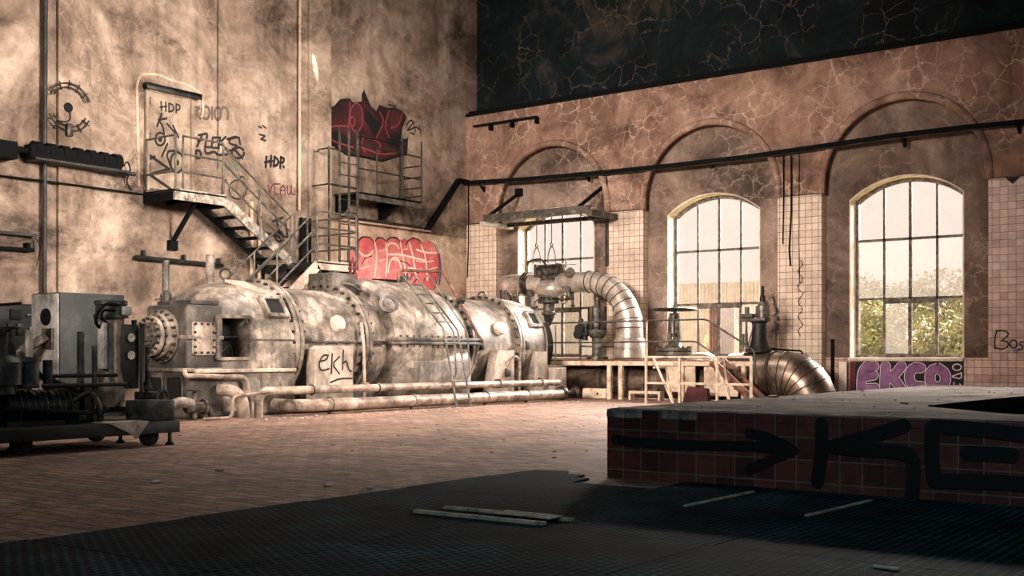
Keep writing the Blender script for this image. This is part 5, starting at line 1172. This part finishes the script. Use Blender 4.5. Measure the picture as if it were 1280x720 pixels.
# ------------------------------------------------------------------ outside the windows
struct(MB().box(-40, 40, .9, 70, -.4, -.2).build('ground_outside', 'outground', smooth=0))
def bush(c, rad, n, m, lab, cat, nm, grp=None, seed=1, leaf=.12):
    r = random.Random(seed); b = MB(); c = V(c)
    blobs = [(Vector((r.uniform(-.7, .7)*rad[0], r.uniform(-.6, .6)*rad[1], r.uniform(-.2, .75)*rad[2])), r.uniform(.35, .6)) for _ in range(9)]
    bm = b.bm
    for i in range(n):
        o, s = r.choice(blobs); d = Vector((r.gauss(0, 1), r.gauss(0, 1), r.gauss(0, 1))).normalized()*r.uniform(.6, 1)
        p = c+o+Vector((d.x*rad[0], d.y*rad[1], d.z*rad[2]))*s
        if p.z < -.1: continue
        u = Vector((r.gauss(0, 1), r.gauss(0, 1), r.gauss(0, 1))).normalized(); w = u.cross(Vector((r.gauss(0, 1), r.gauss(0, 1), r.gauss(0, 1)))).normalized()
        l = leaf*r.uniform(.6, 1.4)
        bm.faces.new([bm.verts.new(p-u*l), bm.verts.new(p+w*l*.5), bm.verts.new(p+u*l), bm.verts.new(p-w*l*.5)])
    t = thing(nm, (c.x, c.y, -.2), lab, cat, grp)
    b.build('foliage', m, t, smooth=0, recalc=False)
    tr = MB()
    for k in range(4): a = k*1.7; tr.tube([(c.x+.1*math.cos(a), c.y+.1*math.sin(a), -.2), (c.x+.3*rad[0]*math.cos(a), c.y+.3*rad[1]*math.sin(a), c.z)], [.06, .02], 6)
    tr.build('stem', 'wood', t)
bush((10.0, 6.5, .9), (1.5, 1.2, 1.5), 9000, 'grnpl', 'leafy green bush behind left half of the rightmost window', 'bush', 'leafy_bush', None, 1, .06)
bush((8.6, 9.0, 1.1), (1.9, 1.5, 1.8), 9000, 'grnpl', 'leafy bush farther back at left edge of the rightmost window', 'bush', 'leafy_bush', None, 5, .07)
bush((12.2, 3.6, .8), (1.3, 1.2, 1.45), 9000, 'grnpl', 'leafy green bush behind right half of the rightmost window', 'bush', 'leafy_bush', None, 2, .06)
bush((5.2, 19, 1.9), (2.6, 2, 1.7), 6000, 'grnpale', 'pale hazy tree crown seen through middle of rightmost window', 'tree', 'hazy_tree', None, 3, .1)
bush((9.6, 16, 1.7), (2.6, 2, 1.9), 6000, 'grnpale', 'pale hazy tree crown at right side of the rightmost window', 'tree', 'hazy_tree', None, 4, .1)
bush((6.6, 2.2, .9), (.5, .4, .95), 1500, 'grnpale', 'pale climbing bush close outside the middle window', 'bush', 'climbing_bush', None, 6, .05)
oh = thing('outside_shed', (-4, 13, -.2), 'pale corrugated shed beyond the left and middle windows', 'shed')
MB().box(-14, 2.9, 13, 17, -.2, 3.6).build('shed_wall', 'outwall', oh, smooth=0)
b = MB()
for k in range(116): b.box(-14+k*.145, -13.94+k*.145, 12.96, 13.0, -.2, 3.6)
b.build('corrugation', 'outwall', oh, smooth=0)
o = thing('corrugated_sheet', (6.95, 1.3, 1.3), 'reddish corrugated sheet leaning outside the middle window', 'sheet')
b = MB()
for k in range(9): b.cyl((6.55+k*.075, 1.5, 1.0), (6.55+k*.075, 1.5, 2.25), .035, seg=8)
b.build('ridges', 'rail', o); MB().box(6.5, 7.2, 1.5, 1.52, -.2, 2.25).build('backing', 'cream', o, smooth=0)

# ------------------------------------------------------------------ light
w = bpy.data.worlds.new('daylight'); bpy.context.scene.world = w; w.use_nodes = True
bg = w.node_tree.nodes['Background']; bg.inputs[0].default_value = lin((252, 234, 220)); bg.inputs[1].default_value = WORLD
def sun(name, d, e, ang, col):
    l = bpy.data.lights.new(name, 'SUN'); l.energy = e; l.angle = math.radians(ang); l.color = lin(col)[:3]
    o = bpy.data.objects.new(name, l); C.objects.link(o); o.rotation_euler = Vector(d).to_track_quat('-Z', 'Y').to_euler(); o.location = (0, 20, 20)
def area(name, loc, to, sx, sy, e, col, spread=180):
    l = bpy.data.lights.new(name, 'AREA'); l.shape = 'RECTANGLE'; l.size = sx; l.size_y = sy; l.energy = e; l.color = lin(col)[:3]; l.spread = math.radians(spread)
    o = bpy.data.objects.new(name, l); C.objects.link(o); o.location = loc; o.rotation_euler = (Vector(to)-Vector(loc)).to_track_quat('-Z', 'Y').to_euler()
    return o
LIGHTS()
cam = bpy.data.cameras.new('camera'); co_ = bpy.data.objects.new('camera', cam); C.objects.link(co_)
co_.location = EYE; cam.sensor_width = 36; cam.lens = 36*FX/1280; cam.shift_y = (444-360)/1280
co_.rotation_euler = Vector((FW[0], FW[1], 0)).to_track_quat('-Z', 'Y').to_euler()
GR = {'paper_scrap': 'paper scraps on the brick floor', 'wooden_strip': 'loose laths on the rubber mats', 'hanging_cable': 'cables hanging on the window piers', 'chain_hook': 'chain hooks over the control valve', 'leafy_bush': 'bushes behind the rightmost window', 'hazy_tree': 'trees beyond the rightmost window', 'riser_pipe': 'pale pipes behind the stair foot', 'red_box': 'red boxes under the gallery', 'plinth_block': 'pale blocks under the gallery', 'valve_actuator': 'valve actuators along the gallery'}
for o in C.objects:
    k = o.name.split('.')[0]
    if o.parent is None and k in GR: o['group'] = GR[k]
sc = bpy.context.scene; sc.camera = co_
sc.view_settings.view_transform = 'Standard'; sc.view_settings.look = 'None'; sc.view_settings.gamma = 1; sc.view_settings.use_curve_mapping = False
sc.view_settings.exposure = 0
sc.cycles.use_denoising = True
sc.cycles.max_bounces = 8; sc.cycles.transparent_max_bounces = 12; sc.cycles.sample_clamp_indirect = 6
